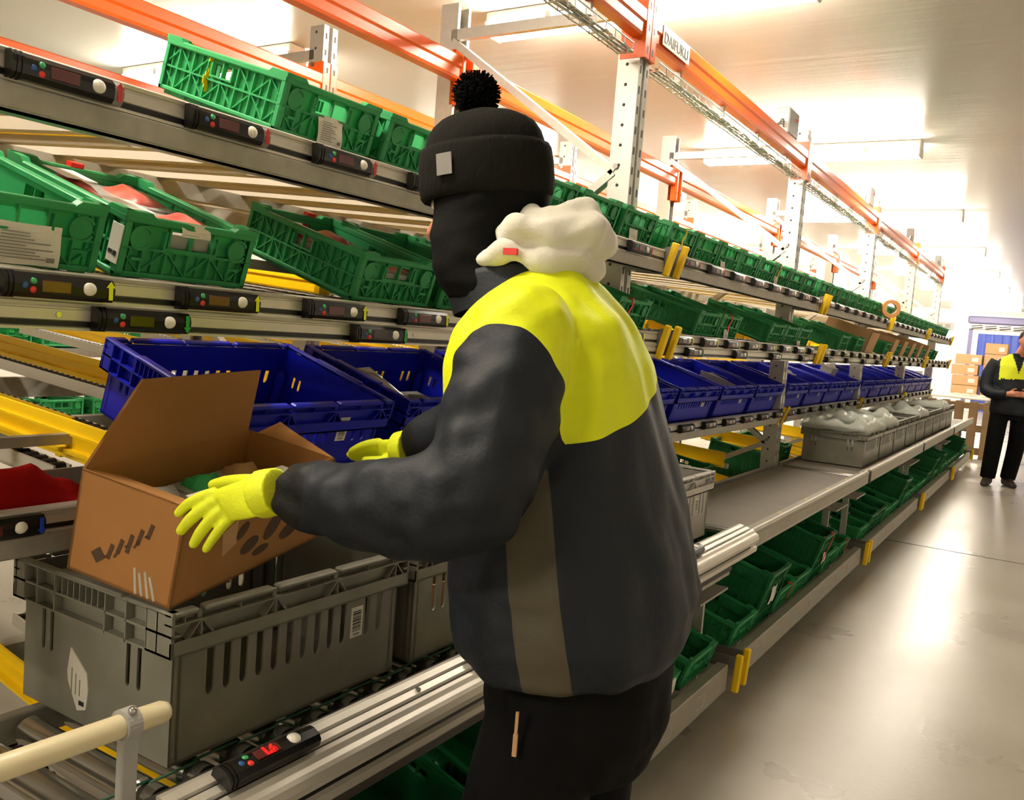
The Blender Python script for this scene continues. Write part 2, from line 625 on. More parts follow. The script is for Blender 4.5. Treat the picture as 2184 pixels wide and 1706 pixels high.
for k in range(5):
    t = pallet_beam(k, -1.448, 2.425, 2.525, 1, 'front of the rack top')
    if k == 1:
        pl = MB().box(0.0105, 0.0125, 0.06, 0.34, 0.018, 0.092).build('brand_plate', 'white_label', t)
        cu = D.curves.new('lettering', 'FONT')
        cu.body = 'DAIFUKU'
        cu.size = 0.060
        cu.extrude = 0.0006
        tmp = D.objects.new('tmp', cu)
        COL.objects.link(tmp)
        me = D.meshes.new_from_object(tmp.evaluated_get(bpy.context.evaluated_depsgraph_get()))
        D.objects.remove(tmp)
        me.materials.clear()
        me.materials.append(MATS['ink'])
        lt = inst('lettering', me, pl, (0.0132, 0.072, 0.030), (math.pi / 2, 0, math.pi / 2))
    pallet_beam(k, -2.285, 2.335, 2.435, -1, 'middle of the rack top')
    pallet_beam(k, -3.095, 2.335, 2.435, 1, 'near side of the back rack')
    pallet_beam(k, -3.955, 2.270, 2.370, 1, 'far side of the back rack')

# cable trays under the front beam, with junction boxes on top of it
for k in range(5):
    y0, y1 = YB[k] + .12, YB[k + 1] - .12
    t = thing('cable_tray', 'wire basket cable tray under the front orange beam, %s bay from the camera' % BAYN[k], 'cable tray', (-1.47, y0, 2.385), group='cable trays under the front beam')
    L = y1 - y0
    b = MB()
    for x, z in ((-.045, -.005), (.02, -.005), (-.045, -.035), (.02, -.035), (-.012, -.04)):
        b.cyl((x, 0, z), (x, L, z), 0.0028, 6)
    n = int(L / .075)
    for i in range(n + 1):
        y = L * i / n
        for p, q in (((-.045, -.002), (-.045, -.04)), ((.02, -.002), (.02, -.04)), ((-.045, -.038), (.02, -.038))):
            b.cyl((p[0], y, p[1]), (q[0], y, q[1]), 0.0026, 6)
        if i % 2:
            b.cyl((.02, y, -.03), (.04, y, -.052), 0.004, 6)
            b.ball((.042, y, -.055), 0.008, 8, 5)
    for i in range(4):
        y = L * (i + .5) / 4
        b.box(-.03, .0, y - .01, y + .01, -.006, .0385)
    b.build('wire_basket', 'galvanised', t)
    b = MB()
    for x in (-.03, -.012, .006):
        b.tube([(x + .004 * math.sin(i * 1.7 + x * 99), L * i / 16, -.03 + .003 * math.sin(i)) for i in range(17)], .005, 6)
    b.build('cable', 'sign_grey', t)
for k in range(1, 5):
    y = YB[k + 1] - .42
    t = thing('junction_box', 'grey electrical junction box on the front orange beam, %s bay' % BAYN[k], 'junction box', (-1.47, y, 2.525), group='junction boxes on the front beam')
    MB().box(-.045, .03, -.10, .10, 0.0, .145, bev=.006).build('casing', 'sign_grey', t)
    b = MB()
    for j in range(3):
        b.tube([(.0, -.10, .035 + j * .012), (.004, -.13, .040 + j * .014), (.006, -.17, .036 + j * .012), (.006, -.21, .020 + j * .006), (.006, -.26, .008), (.006, -.36, .006)], .0045, 8)
    b.build('cable', 'sign_grey', t)
    MB().cyl((.03, .05, .1), (.036, .05, .1), .01, 10).build('knob', 'button_red', t)

# ---------------------------------------------------------------- flow shelves


def track_mesh(L, rise):
    """roller track running back from x=0"""
    b = MB()
    a = math.atan(rise)
    M = Matrix.Rotation(a, 4, 'Y')
    t = MB()
    t.box(-L, 0, -.019, -.014, -.018, .014)
    t.box(-L, 0, .014, .019, -.018, .014)
    t.box(-L, 0, -.019, .019, -.021, -.017)
    n = int(L / .032)
    for i in range(n):
        x = -0.02 - i * .032
        t.cyl((x, -.0135, .006), (x, .0135, .006), .0115, 8, 1)
    return b.join(t, M)


def guide_mesh(L, rise):
    M = Matrix.Rotation(math.atan(rise), 4, 'Y')
    t = MB()
    t.box(-L, 0, -.004, .004, -.022, .062)
    t.box(-L, 0, -.022, .014, -.006, .002)
    t.box(-L, 0, -.010, .004, .030, .036)
    t.box(-.02, 0, -.026, .018, -.03, .02)
    return MB().join(t, M)


TR = track_mesh(2.5, 0.072).mesh('roller_track_mesh', ['track_side', 'roller_black'], True)
TRS = track_mesh(1.45, 0.16).mesh('roller_track_short_mesh', ['aluminium', 'roller_black'], True)
GD = guide_mesh(2.4, 0.072).mesh('lane_guide_mesh', ['yellow_dull'], True)
GDS = guide_mesh(.95, 0.16).mesh('lane_guide_short_mesh', ['yellow_dull'], True)


def alu_profile(x, z0, z1):
    """cross-section of the display rail: lips, shallow grooves, open channel"""
    h = z1 - z0
    return [(x - .03, z0), (x, z0), (x, z0 + h * .10), (x - .004, z0 + h * .13), (x - .004, z0 + h * .34), (x, z0 + h * .37), (x, z0 + h * .74), (x - .0025, z0 + h * .77), (x - .0025, z0 + h * .82), (x + .001, z0 + h * .86), (x + .003, z1 - .001), (x - .001, z1 + .002), (x - .03, z1 + .002)]


TIERS = [  # name, front x, profile z ranges, galvanised beam z range, lane start z
    ('top', -1.28, [(1.592, 1.635)], (1.553, 1.592), 1.625),
    ('middle', -1.28, [(1.290, 1.333), (1.247, 1.289)], None, 1.315),
    ('lower', -1.45, [(0.890, 0.930)], (0.852, 0.890), 0.905)]


def flow_shelf(k, tier):
    nm, fx, profs, beam, lz = TIERS[tier]
    y0, y1 = YB[k] + .046, YB[k + 1] - .046
    t = thing('flow_shelf', 'sloped roller shelf with aluminium display rail, %s level, %s bay' % (nm, BAYN[k]), 'flow shelf', (0, y0, 0), group='flow shelves, %s level' % nm)
    L = y1 - y0
    for a, c in profs:
        pr = MB().prism(alu_profile(fx, a, c), .012, L - .012, 'y').build('display_rail', 'aluminium', t)
        MB().box(fx - .0038, fx - .0028, .013, L - .013, a + (c - a) * .14, a + (c - a) * .335).build('insert_strip', 'black_insert', pr)
        b = MB()
        for q in range(3):
            yy = L * (q + .5) / 3 - .17
            b.cyl((fx - .001, yy, a + (c - a) * .55), (fx + .002, yy, a + (c - a) * .55), .0042, 10)
        b.build('screw', 'roller_steel', pr)
    if beam:
        MB().box(fx - .03, fx + .002, .012, L - .012, beam[0], beam[1] - .0005, bev=.003).box(fx - .05, fx, .012, L - .012, beam[0], beam[0] + .003).build('front_beam', 'galv_beam', t)
    zt, zb = profs[0][1] + .025, (beam[0] if beam else profs[-1][0]) - .012
    e0 = .005
    back = .16 if tier < 2 else .19
    for yy, s in ((e0, 1), (L - e0, -1)):
        # end plate with its yellow buffer, leaning outwards at the top
        pl = MB().prism([(fx - back, zt - .05), (fx + .035, zt - .006), (fx + .010, zb + .012), (fx - back, zb + .02)], yy - .004, yy + .004, 'y').build('end_plate', 'alu_dark', t)
        if tier < 2:
            MB().bar((fx + .040, yy, zt + .004), (fx + .006, yy, zb), .026, .022, (0, 1, 0), bev=.005).build('buffer', 'yellow_paint', pl)
        else:
            MB().bar((fx + .030, yy, zt + .0), (fx - .01, yy, zb), .018, .012, (0, 1, 0), bev=.004).build('buffer', 'yellow_paint', pl)
    rise = 0.072
    MB().box(-2.40, -2.365, .03, L - .03, lz + .004, lz + .052).build('cross_beam', 'galv_beam', t)
    MB().box(-3.14, -3.105, .03, L - .03, lz + .072 * 1.7 - .10, lz + .072 * 1.7 - .03).build('cross_beam', 'galv_beam', t)
    lanes = 8 if tier < 2 else 4
    off = 0.09 if tier < 2 else 0.2
    step = L / lanes
    x0 = fx - .09 if tier < 2 else -1.66
    z0 = lz if tier < 2 else .948
    ms = (-1, 1) if k < 2 or tier == 2 else (0,)
    for i in range(lanes):
        yc = step * (i + .5)
        for s in ms:
            inst('roller_track', TR, t, (x0, yc + s * off * .9, z0))
        if k < 2 or i % 2 == 0:
            inst('lane_guide', GD, t, (x0 - (.26 if tier == 2 else .40), yc - step * .5 + .036, z0 + (.01 if tier == 2 else .045)))
    if tier == 2 and k == 0:
        for yy in (.30, .60):
            inst('lane_guide', GD, t, (x0 - .005, yy, z0 + .012))
    # bar that tips the front container towards the picker
    tx = -1.64 if tier < 2 else -1.80
    tz = {0: 1.728, 1: 1.418, 2: 1.003}[tier] + .018
    MB().box(tx - .012, tx + .012, .03, L - .03, tz - .04, tz - .018).build('tilt_bar', 'galv_beam', t)
    if tier == 2:
        MB().box(-1.655, -1.648, .03, L - .03, .905, .958).box(-1.65, -1.47, .03, L - .03, .903, .907).build('pick_tray', 'galv_beam', t)
    return t


for k in range(5):
    for tier in range(3):
        flow_shelf(k, tier)

# bottom level: kick beam just above the floor and steep lanes
for k in range(5):
    y0, y1 = YB[k] + .035, YB[k + 1] - .035
    L = y1 - y0
    t = thing('bottom_shelf', 'steep roller shelf behind a pale steel kick beam near the floor, %s bay' % BAYN[k], 'flow shelf', (0, y0, 0), group='bottom flow shelves')
    MB().box(-.93, -.888, .04, L - .04, .078, .174, bev=.003).build('kick_beam', 'alu_dull', t)
    for i in range(8):
        yy = .2 + i * .29
        if yy < L - .2:
            MB().box(-.8885, -.8872, yy, yy + .075, .10, .15).box(-.8873, -.8868, yy + .012, yy + .063, .108, .142, 1).build('location_sticker', ['sign_grey', 'alu_dull'], t)
    for yy in (.01, L - .01):
        pl = MB().box(-1.25, -.872, yy - .003, yy + .003, .15, .195).build('end_plate', 'alu_dark', t)
        MB().bar((-.858, yy, .208), (-.866, yy, .068), .026, .020, (0, 1, 0), bev=.005).build('buffer', 'yellow_paint', pl)
    for yy in (.35, L - .35):
        MB().box(-1.02, -.99, yy - .03, yy + .03, 0, .11).build('foot', 'galvanised', t)
    MB().box(-2.34, -2.29, .03, L - .03, .30, .36).build('cross_beam', 'galv_beam', t)
    if k in (1, 2):
        for yy in (.9, 2.2):
            MB().bar((-1.72, yy, .60), (-2.28, yy, .635), .012, .08, (0, 0, 1)).bar((-1.72, yy - .02, .555), (-2.28, yy - .02, .59), .05, .012, (0, 0, 1)).build('guide_plate', 'yellow_dull', t)
            MB().bar((-1.72, yy + .08, .545), (-2.28, yy + .08, .58), .035, .03, (0, 0, 1)).build('guide_support', 'track_side', t)
    for i in range(8):
        yc = L / 8 * (i + .5)
        for s in ((-1, 1) if k < 2 else (0,)):
            inst('roller_track', TRS, t, (-1.045, yc + s * .08, .134))
        if i % 2 == 0:
            inst('lane_guide', GDS, t, (-1.37, yc - .112, .20))

# ---------------------------------------------------------------- conveyor
# far sections: belts
OUT = -0.9
for k in range(1, 5):
    y0, y1 = YB[k] + .02, YB[k + 1] - .03
    L = y1 - y0
    t = thing('belt_conveyor', 'grey belt conveyor section at waist height, %s bay from the camera' % BAYN[k], 'conveyor', (0, y0, 0), group='belt conveyor sections')
    b0 = .26 if k == 1 else .03
    MB().box(-1.428, -.975, b0, L - .02, .571, .585).build('belt', 'belt_grey', t)
    for yy in (b0, L - .02):
        MB().cyl((-1.425, yy, .570), (-.98, yy, .570), .016, 14).build('end_roller', 'roller_steel', t)
    MB().box(-1.42, -.98, b0 + .02, L - .04, .556, .568).build('belt_bed', 'frame_dark', t)
    prof = [(OUT - .072, .555), (OUT, .555), (OUT + .004, .560), (OUT, .566), (OUT, .606), (OUT + .003, .610), (OUT + .003, .622), (OUT - .004, .628), (OUT - .016, .628), (OUT - .020, .618), (OUT - .040, .618), (OUT - .044, .606), (OUT - .072, .606)]
    MB().prism(prof, 0, L, 'y').build('outer_rail', 'alu_dull', t)
    MB().cyl((OUT - .008, .03, .6275), (OUT - .008, L - .01, .6275), .006, 8).build('edge_bead', 'aluminium', t)
    MB().box(-1.452, -1.432, b0 - .02, L, .555, .60, bev=.003).build('inner_rail', 'alu_dark', t)
    for i in range(5):
        yy = .2 + i * .46
        MB().box(OUT - .064, OUT - .048, yy, yy + .03, .606, .6075).build('marker', 'yellow_dull', t)
    MB().box(OUT - .002, OUT + .0045, -.012, .028, .553, .625).build('joint_cover', 'frame_dark', t)
    for yy in ((-.045, 2.106) if k > 1 else (1.879,)):
        lg = MB().box(-1.03, -.995, yy - .008, yy + .008, .0, .47).box(-1.06, -.97, yy - .03, yy + .03, 0, .006).build('leg', 'galvanised', t)
        MB().cyl((-.99, yy, .36), (-.985, yy, .36), .008, 8).cyl((-.99, yy, .41), (-.985, yy, .41), .008, 8).build('bolt', 'alu_dark', lg)
        b = MB().box(-1.02, -.93, yy - .14, yy + .14, .545, .553).box(-1.02, -.93, yy - .14, yy + .14, .468, .476).box(-1.02, -1.012, yy - .16, yy + .16, .47, .55)
        b.build('support_bracket', 'galv_beam', t)

# near section: steel rollers driven by round belts, display extrusion on its outer side
y0, y1 = 0.20, 3.10
L = 3.045 - y0
t = thing('roller_conveyor', 'steel roller conveyor beside the camera under the grey crates', 'conveyor', (0, y0, 0))
b = MB()
MB().box(-1.105, -.976, .30, L + .27, .495, .550, bev=.003).box(-.976, -.932, .30, L + .05, .495, .550).build('outer_rail', 'frame_dark', t)
MB().box(-1.54, -1.515, .30, L, .49, .544, bev=.003).build('inner_rail', 'galv_beam', t)
n = 33
rol = MB()
rol.cyl((-1.49, 0, 0), (-1.165, 0, 0), .025, 20, 0)
rol.cyl((-1.165, 0, 0), (-1.155, 0, 0), .025, 20, 0, r1=.021)
rol.cyl((-1.155, 0, 0), (-1.140, 0, 0), .021, 20, 1)
rol.cyl((-1.140, 0, 0), (-1.118, 0, 0), .025, 20, 0)
rol.cyl((-1.118, 0, 0), (-1.106, 0, 0), .008, 8, 1)
rol.cyl((-1.514, 0, 0), (-1.49, 0, 0), .008, 8, 1)
RM = rol.mesh('roller_mesh', ['roller_steel', 'frame_dark'], True)
RSH = RM.copy()
for v in RSH.vertices:
    if v.co.x < -1.4:
        v.co.x += .07
for i in range(4, n + 2):
    inst('roller', RM if i < n - 1 else RSH, t, (0, .03 + i * .0885, .521))
b = MB()
for i in range(4, n + 1):
    ya, yb = .03 + i * .0885, .03 + (i + 1) * .0885
    x = -1.151
    pts = [(x, ya, .521 + .0245), (x, yb, .521 + .0245), (x, yb + .018, .521), (x, yb, .521 - .0245), (x, ya, .521 - .0245), (x, ya - .018, .521), (x, ya, .521 + .0245)]
    if i % 2:
        pts = [(p[0] + .008, p[1], p[2]) for p in pts]
    b.tube(pts, .0026, 6)
b.build('drive_belt', 'oring_green', t)
# extrusion carrying the display modules
ex = MB()
ex.prism([(-.93, .575), (-.858, .575), (-.855, .580), (-.855, .592), (-.862, .596), (-.862, .606), (-.853, .610), (-.850, .622), (-.853, .634), (-.858, .639), (-.866, .643), (-.870, .651), (-.878, .653), (-.880, .649), (-.886, .649), (-.888, .655), (-.900, .659), (-.902, .654), (-.907, .654), (-.909, .660), (-.922, .664), (-.93, .664)], 0.50, L + .075, 'y')
e = ex.build('display_rail', 'aluminium', t)
MB().box(-.9072, -.9018, .505, L + .02, .652, .6555).box(-.8858, -.8802, .505, L + .02, .648, .6505).box(-.8632, -.8615, .505, L + .02, .5965, .6055).build('groove', 'black_insert', e)
b = MB()
for yy in (.66, 1.0, 1.7, 2.3):
    b.cyl((-.894, yy, .655), (-.893, yy, .6605), .005, 10)
b.build('screw', 'roller_steel', e)
for yy in (.715, 2.82):
    MB().box(-1.03, -.995, yy - .008, yy + .008, .0, .47).build('leg', 'galvanised', t)
MB().box(-1.02, -.935, 2.60, 2.885, .480, .494).box(-1.02, -.935, 2.60, 2.885, .425, .433).box(-1.02, -1.012, 2.60, 2.885, .43, .49).build('support_bracket', 'galv_beam', t)
b = MB()
for i, (x, yy) in enumerate(((-1.045, 2.80), (-1.06, 2.85), (-1.03, 2.87))):
    b.ball((x, yy, .562), .014, 12, 8)
b.build('ball_transfer', 'roller_steel', t)
for mx, my in ((-1.06, .76), (-1.05, 1.42), (-1.05, 2.72)):
    MB().box(mx - .02, mx + .02, my, my + .1, .550, .5515).build('marker', 'yellow_paint', t)

# guide rail: cream tube in a clamp
t = thing('guide_rail', 'cream plastic tube guide rail held in a grey clamp at the near corner', 'guide rail', (-.965, .18, .612))
tb = MB().tube([(0, 0, .157), (0, .52, .145), (0, .548, .144), (0, .556, .143)], [.0152, .0152, .0152, .0125], 20).build('tube', 'cream_tube', t)
b = MB()
b.ring((0, .488, .146), .0175, .006, .02, 'y', 24)
b.bar((.003, .498, .131), (.003, .498, -.01), .024, .014, (1, 0, 0), bev=.002)
b.build('clamp', 'sign_grey', t)
MB().ball((0.010, .498, .166), .006, 10, 7).build('screw', 'roller_steel', t)
# ---------------------------------------------------------------- crates
TILT = R(17)


def panel(U, H, hole=None, discs=False, cols=4, rows=2, d=.0125):
    """one lattice side of a folding crate: u along x, outside towards +y, height z"""
    b = MB()
    t = .0022
    if hole:
        u0, u1, z0, z1 = hole
        b.box(0, u0, 0, t, 0, H).box(u1, U, 0, t, 0, H).box(u0, u1, 0, t, 0, z0).box(u0, u1, 0, t, z1, H)
        r = .004
        b.box(u0 - r, u1 + r, 0, d, z0 - r, z0).box(u0 - r, u0, 0, d, z0, z1).box(u1, u1 + r, 0, d, z0, z1)
    else:
        b.box(0, U, 0, t, 0, H)
    b.box(0, U, -.002, d + .002, H - .013, H, bev=.0025)
    b.box(0, U, 0, d, 0, .009, bev=.002)
    w = U * (.17 if discs else .12)
    for a, c, e in ((0, w, w + .010), (U, U - w, U - w - .010)):
        b.prism([(a, H - .002), (e, H - .002), (c, H + .007), (a, H + .007)] if a < c else [(a, H - .002), (a, H + .007), (c, H + .007), (e, H - .002)], -.002, d + .002, 'y')
    for s in (0, U - .008):
        b.box(s, s + .008, 0, d, 0, H, bev=.002)
    cw = U / cols
    zb, zt = .009, H - .013
    zh = [zb + (zt - zb) * q / rows for q in range(rows + 1)]
    for q in range(1, rows):
        b.box(0, U, 0, d * .85, zh[q] - .002, zh[q] + .002)
    for i in range(cols):
        if i:
            b.box(i * cw - .0018, i * cw + .0018, 0, d * .85, zb, zt)
        for q in range(rows):
            a0, a1 = i * cw, (i + 1) * cw
            if hole and a1 > hole[0] + .002 and a0 < hole[1] - .002 and zh[q + 1] > hole[2] + .004:
                continue
            if (i + q) % 2:
                b.bar((a0, d * .35, zh[q]), (a1, d * .35, zh[q + 1]), d * .7, .0026, (0, 0, 1))
            else:
                b.bar((a0, d * .35, zh[q + 1]), (a1, d * .35, zh[q]), d * .7, .0026, (0, 0, 1))
            b.box((a0 + a1) / 2 - .001, (a0 + a1) / 2 + .001, 0, d * .6, zh[q], zh[q + 1])
    if discs:
        for c in (.036, U - .036):
            b.cyl((c, 0, H - .036), (c, d * .9, H - .036), .017, 18)
            b.ring((c, d * .9 - .001, H - .036), .0195, .004, .003, 'y', 22, 0, .5, 5.8)
            b.box(c - .012, c + .012, 0, d + .001, .030, .035)
    return b


def crate_bits(L, W, H):
    """base, end, end, side, side in crate space: front at x=0, left side at y=0"""
    base = MB()
    base.box(-L + .004, -.004, .004, W - .004, 0, .004)
    for i in range(7):
        x = -L + L * (i + .5) / 7
        base.box(x - .003, x + .003, .01, W - .01, -.006, 0)
    base.box(-L + .01, -.01, .012, .03, -.008, 0).box(-L + .01, -.01, W - .03, W - .012, -.008, 0)
    rows = 2 if H < .15 else 4
    e = panel(W, H, (W * .31, W * .69, H - .048, H - .020), True, 6, rows)
    s = panel(L, H, (L * .42, L * .58, H - .044, H - .020), False, 8, rows)
    # front end: u -> y, outward -> +x
    Mf = Matrix(((0, 1, 0, -.0135), (1, 0, 0, 0), (0, 0, 1, 0), (0, 0, 0, 1)))
    Mb = Matrix(((0, -1, 0, -L + .0135), (1, 0, 0, 0), (0, 0, 1, 0), (0, 0, 0, 1)))
    Ml = Matrix(((1, 0, 0, -L), (0, -1, 0, .0135), (0, 0, 1, 0), (0, 0, 0, 1)))
    Mr = Matrix(((1, 0, 0, -L), (0, 1, 0, W - .0135), (0, 0, 1, 0), (0, 0, 0, 1)))
    return base, [MB().join(e, Mf), MB().join(e, Mb)], [MB().join(s, Ml), MB().join(s, Mr)]


CL, CW, CH = .385, .272, .105
KIT = {}
for key, H, m in (('low', CH, 'green_plastic'), ('tall', .26, 'green_old'), ('mid', .15, 'green_old')):
    ba, en, si = crate_bits(CL, CW, H)
    allb = MB().join(ba)
    for q in en + si:
        allb.join(q)
    KIT[key] = dict(base=ba.mesh('crate_base_' + key, m, True), ends=[q.mesh('crate_end_' + key, m, True) for q in en], sides=[q.mesh('crate_side_' + key, m, True) for q in si], all=allb.mesh('crate_whole_' + key, m, True))


def crate(label, loc, rot=(0, TILT, 0), key='low', parts=True, group=None, name='lattice_crate'):
    k = KIT[key]
    if not parts:
        o = inst(name, k['all'], None, loc, rot)
        return tag(o, label, 'crate', group)
    t = thing(name, label, 'crate', loc, rot, group)
    inst('base', k['base'], t)
    for m in k['ends']:
        inst('end_panel', m, t)
    for m in k['sides']:
        inst('side_panel', m, t)
    return t


def paper(parent, x, y0, y1, z0, z1, lines=6, skew=0.0, name='paper_label', code=True):
    """paper label facing +x with printed lines"""
    b = MB()
    n = 6
    g = [[(x + .0022 * math.sin(i * 1.1 + j * .8) - .0009 * j, y0 + (y1 - y0) * i / n + skew * j / n, z0 + (z1 - z0) * j / n) for i in range(n + 1)] for j in range(n + 1)]
    vs = [p for r_ in g for p in r_]
    fs = [(j * 7 + i, j * 7 + i + 1, (j + 1) * 7 + i + 1, (j + 1) * 7 + i) for j in range(n) for i in range(n)]
    b.add(vs, fs, 0)
    for q in range(lines):
        f = .16 + .70 * q / max(1, lines)
        zz = z0 + (z1 - z0) * f
        yy = y0 + (y1 - y0) * .10 + skew * f
        b.box(x + .0026, x + .0030, yy, yy + (y1 - y0) * random.uniform(.35, .78), zz, zz + (z1 - z0) * .028, 1)
    if code:
        b.box(x + .0026, x + .0030, y0 + (y1 - y0) * .80 + skew * .2, y0 + (y1 - y0) * .92 + skew * .2, z0 + (z1 - z0) * .12, z0 + (z1 - z0) * .24, 1)
    return b.build(name, ['white_label', 'ink_soft'], parent)


def seal_tag(parent, y, colour, H=CH, card=True):
    """plastic strap looped round the front rim with a hanging card"""
    b = MB()
    for i in range(9):
        a = i / 8
        b.box(.0015, .0035, y - .006 + .006 * math.sin(a * 7), y + .006 + .006 * math.sin(a * 7), H * (.98 - .58 * a) - H * .075, H * (.98 - .58 * a) + .001)
    b.box(-.018, .0035, y - .007, y + .007, H + .002, H + .005)
    s = b.build('seal_strap', colour, parent)
    if card:
        paper(parent, .0045, y - .032, y + .032, -.012, .042, 2, 0, 'hanging_card', False)
    return s


def pack(label, loc, rot, sx, sy, sz, inner='meat_red', cat='food pack', group='packs lying in the crates'):
    t = thing('food_pack', label, cat, loc, rot, group)
    b = MB()
    b.prism([(-sx / 2 + .008, 0), (sx / 2 - .008, 0), (sx / 2, sz * .8), (-sx / 2, sz * .8)], -sy / 2, sy / 2, 'y')
    b.build('tray', 'clear_pack', t)
    rg = []
    for i in range(13):
        y = -sy / 2 + .01 + (sy - .02) * i / 12
        h = sz * (.86 + .2 * math.sin(i * .8) * math.sin(math.pi * i / 12))
        rg.append([(-sx / 2 + .008, y, sz * .7), (-sx * .2, y, h + .004), (sx * .2, y, h + .005 * math.sin(i)), (sx / 2 - .008, y, sz * .7)])
    b = MB().loft(rg, 0, True, True)
    b.build('contents', inner, t)
    MB().box(-sx * .25, sx * .25, -sy * .46, -sy * .2, sz * 1.06, sz * 1.068).build('price_label', 'white_label', t)
    return t


# --- top level, green crates
T1X, T1Z = -1.335, 1.648
first_bay = [1.20, 1.508, 1.82, 2.128, 2.432, 2.745]
for i, y in enumerate(first_bay):
    c = crate('bright green lattice crate on the top shelf, nearest bay, %s from its empty end' % ORD[i], (T1X, y, T1Z), parts=True, group='green crates on the top shelf')
    if i == 0:
        paper(c, .0048, .108, .178, .002, .058, 9, -.006)
        seal_tag(c, -.012, 'yellow_paint', card=False).location = (-.24, .02, -.01)
    if i in (4, 5):
        paper(c, .0048, .08, .15, -.008, .040, 2, -.004)
step = (2.45 - .10) / 8
for k in range(1, 5):
    for i in range(8):
        y = YB[k] + .062 + i * step
        c = crate('green lattice crate on the top shelf, %s along the %s bay' % (ORD[i], BAYN[k]), (T1X, y, T1Z), parts=k < 2, group='green crates on the top shelf')
        if k == 1 and i in (0, 5):
            seal_tag(c, .14 if i == 0 else .05, 'yellow_paint')
        elif k == 1 and i == 2:
            paper(c, .0048, .05, .11, -.008, .03, 0, 0, 'paper_label', False)

# roll of tape standing on the top rail far along
t = thing('tape_roll', 'roll of tan packing tape hanging on the top shelf rail far along', 'tape', (-1.235, 7.74, 1.648), (0, 0, R(-62)), None)
MB().ring((-.02, 0, .065), .060, .028, .045, 'x', 28).build('tape', 'cardboard_in', t)
MB().ring((-.021, 0, .065), .045, .005, .047, 'x', 28).build('core', 'cardboard_pale', t)

# --- middle level
T2X, T2Z = -1.335, 1.338
spots = [(.572, 'low'), (.876, 'low'), (1.447, 'low'), (1.757, 'low'), (2.06, 'low'), (2.37, 'low'), (2.755, 'low')]
lab = ['green crate cut by the left picture edge with a large white label, middle shelf', 'green crate of red meat packs beside the white-labelled crate, middle shelf', 'green crate showing its long side and a red clip, middle shelf', 'green crate right behind the tilted crate with red clip, middle shelf', 'green crate beside the worker face, middle shelf', 'green crate hidden behind the worker shoulder, middle shelf', 'green crate with red strap and white card beside the worker shoulder, middle shelf']
for i, (y, key) in enumerate(spots):
    c = crate(lab[i], (T2X, y, T2Z), key=key, group='green crates on the middle shelf')
    if i == 0:
        paper(c, .0048, .10, .205, .004, .066, 9)
    if i == 1:
        paper(c, .0048, .105, .165, .083, .106, 1, 0, 'rim_sticker', False)
        b = MB().box(-.03, .0, -.002, 0, .02, .085)
        b.box(-.027, -.016, -.0026, -.002, .034, .040, 1).box(-.013, -.004, -.0026, -.002, .032, .040, 1)
        b.build('side_label', ['white_label', 'ink'], c)
    if i in (1, 2):
        yy = .115 if i == 1 else .175
        MB().box(-CL - .006, -CL + .012, yy, yy + .026, .085, .114).box(-CL + .008, -CL + .012, yy - .01, yy + .014, .055, .09).build('clip', 'red_clip', c)
    if i == 6:
        seal_tag(c, .10, 'red_clip')
for i, y in enumerate((3.55, 3.84, 4.64, 4.935, 5.225)):
    c = crate('dark-sided green crate on the middle shelf, %s beyond the first pair of yellow buffers' % ORD[i], (T2X, y, T2Z), group='green crates on the middle shelf')
    if i == 1:
        seal_tag(c, .12, 'red_clip')
    if i == 4:
        paper(c, .0048, .03, .10, -.012, .03, 0, 0, 'paper_label', False)
for i, y in enumerate((6.38, 6.94)):
    crate('green crate on the middle shelf of the third bay, %s one' % ORD[i], (T2X, y, T2Z), parts=False, group='green crates on the middle shelf')
for i in range(7):
    y = 8.2 if i < 4 else 8.31
    crate('small green crate between cardboard trays on the far middle shelf, %s one' % ORD[i], (T2X, y + i * .56, T2Z), parts=False, group='green crates on the middle shelf')


def carton(label, loc, rot, L, W, H, group=None, flaps=False, cat='box', name='cardboard_box'):
    t = thing(name, label, cat, loc, rot, group)
    th = .004
    b = MB()
    b.box(-L, 0, 0, W, 0, th).box(-L, -L + th, 0, W, 0, H).box(-th, 0, 0, W, 0, H).box(-L, 0, 0, th, 0, H).box(-L, 0, W - th, W, 0, H)
    b.build('walls', 'cardboard_pale', t)
    if flaps:
        MB().box(-L, -.0, 0.0, W / 2 - .001, H, H + th).build('flap', 'cardboard_pale', t)
        MB().box(-L, -.0, W / 2 + .001, W, H, H + th).build('flap', 'cardboard_pale', t)
        MB().box(-L, .0015, W / 2 - .02, W / 2 + .02, H + th, H + th + .0008).build('tape_strip', 'cardboard_in', t)
        MB().box(.0, .001, W * .62, W * .86, H * .3, H * .7).build('shipping_label', 'white_label', t)
    return t


carton('tall open cardboard tray on the middle shelf of the third bay', (T2X + .01, 7.30, T2Z), (0, TILT, 0), .36, .34, .17, 'cardboard trays on the middle shelf')
for i in range(5):
    carton('tall cardboard tray on the far middle shelf, %s after the third bay' % ORD[i], (T2X + .01, 8.49 + i * .56 + (.11 if i > 3 else 0), T2Z), (0, TILT, 0), .36, .225, .15, 'cardboard trays on the middle shelf')

# packs in the two near crates


def on_tilt(x, y, z, X0=T2X, Z0=T2Z):
    a = TILT
    return (X0 + x * math.cos(a) + z * math.sin(a), y, Z0 - x * math.sin(a) + z * math.cos(a))


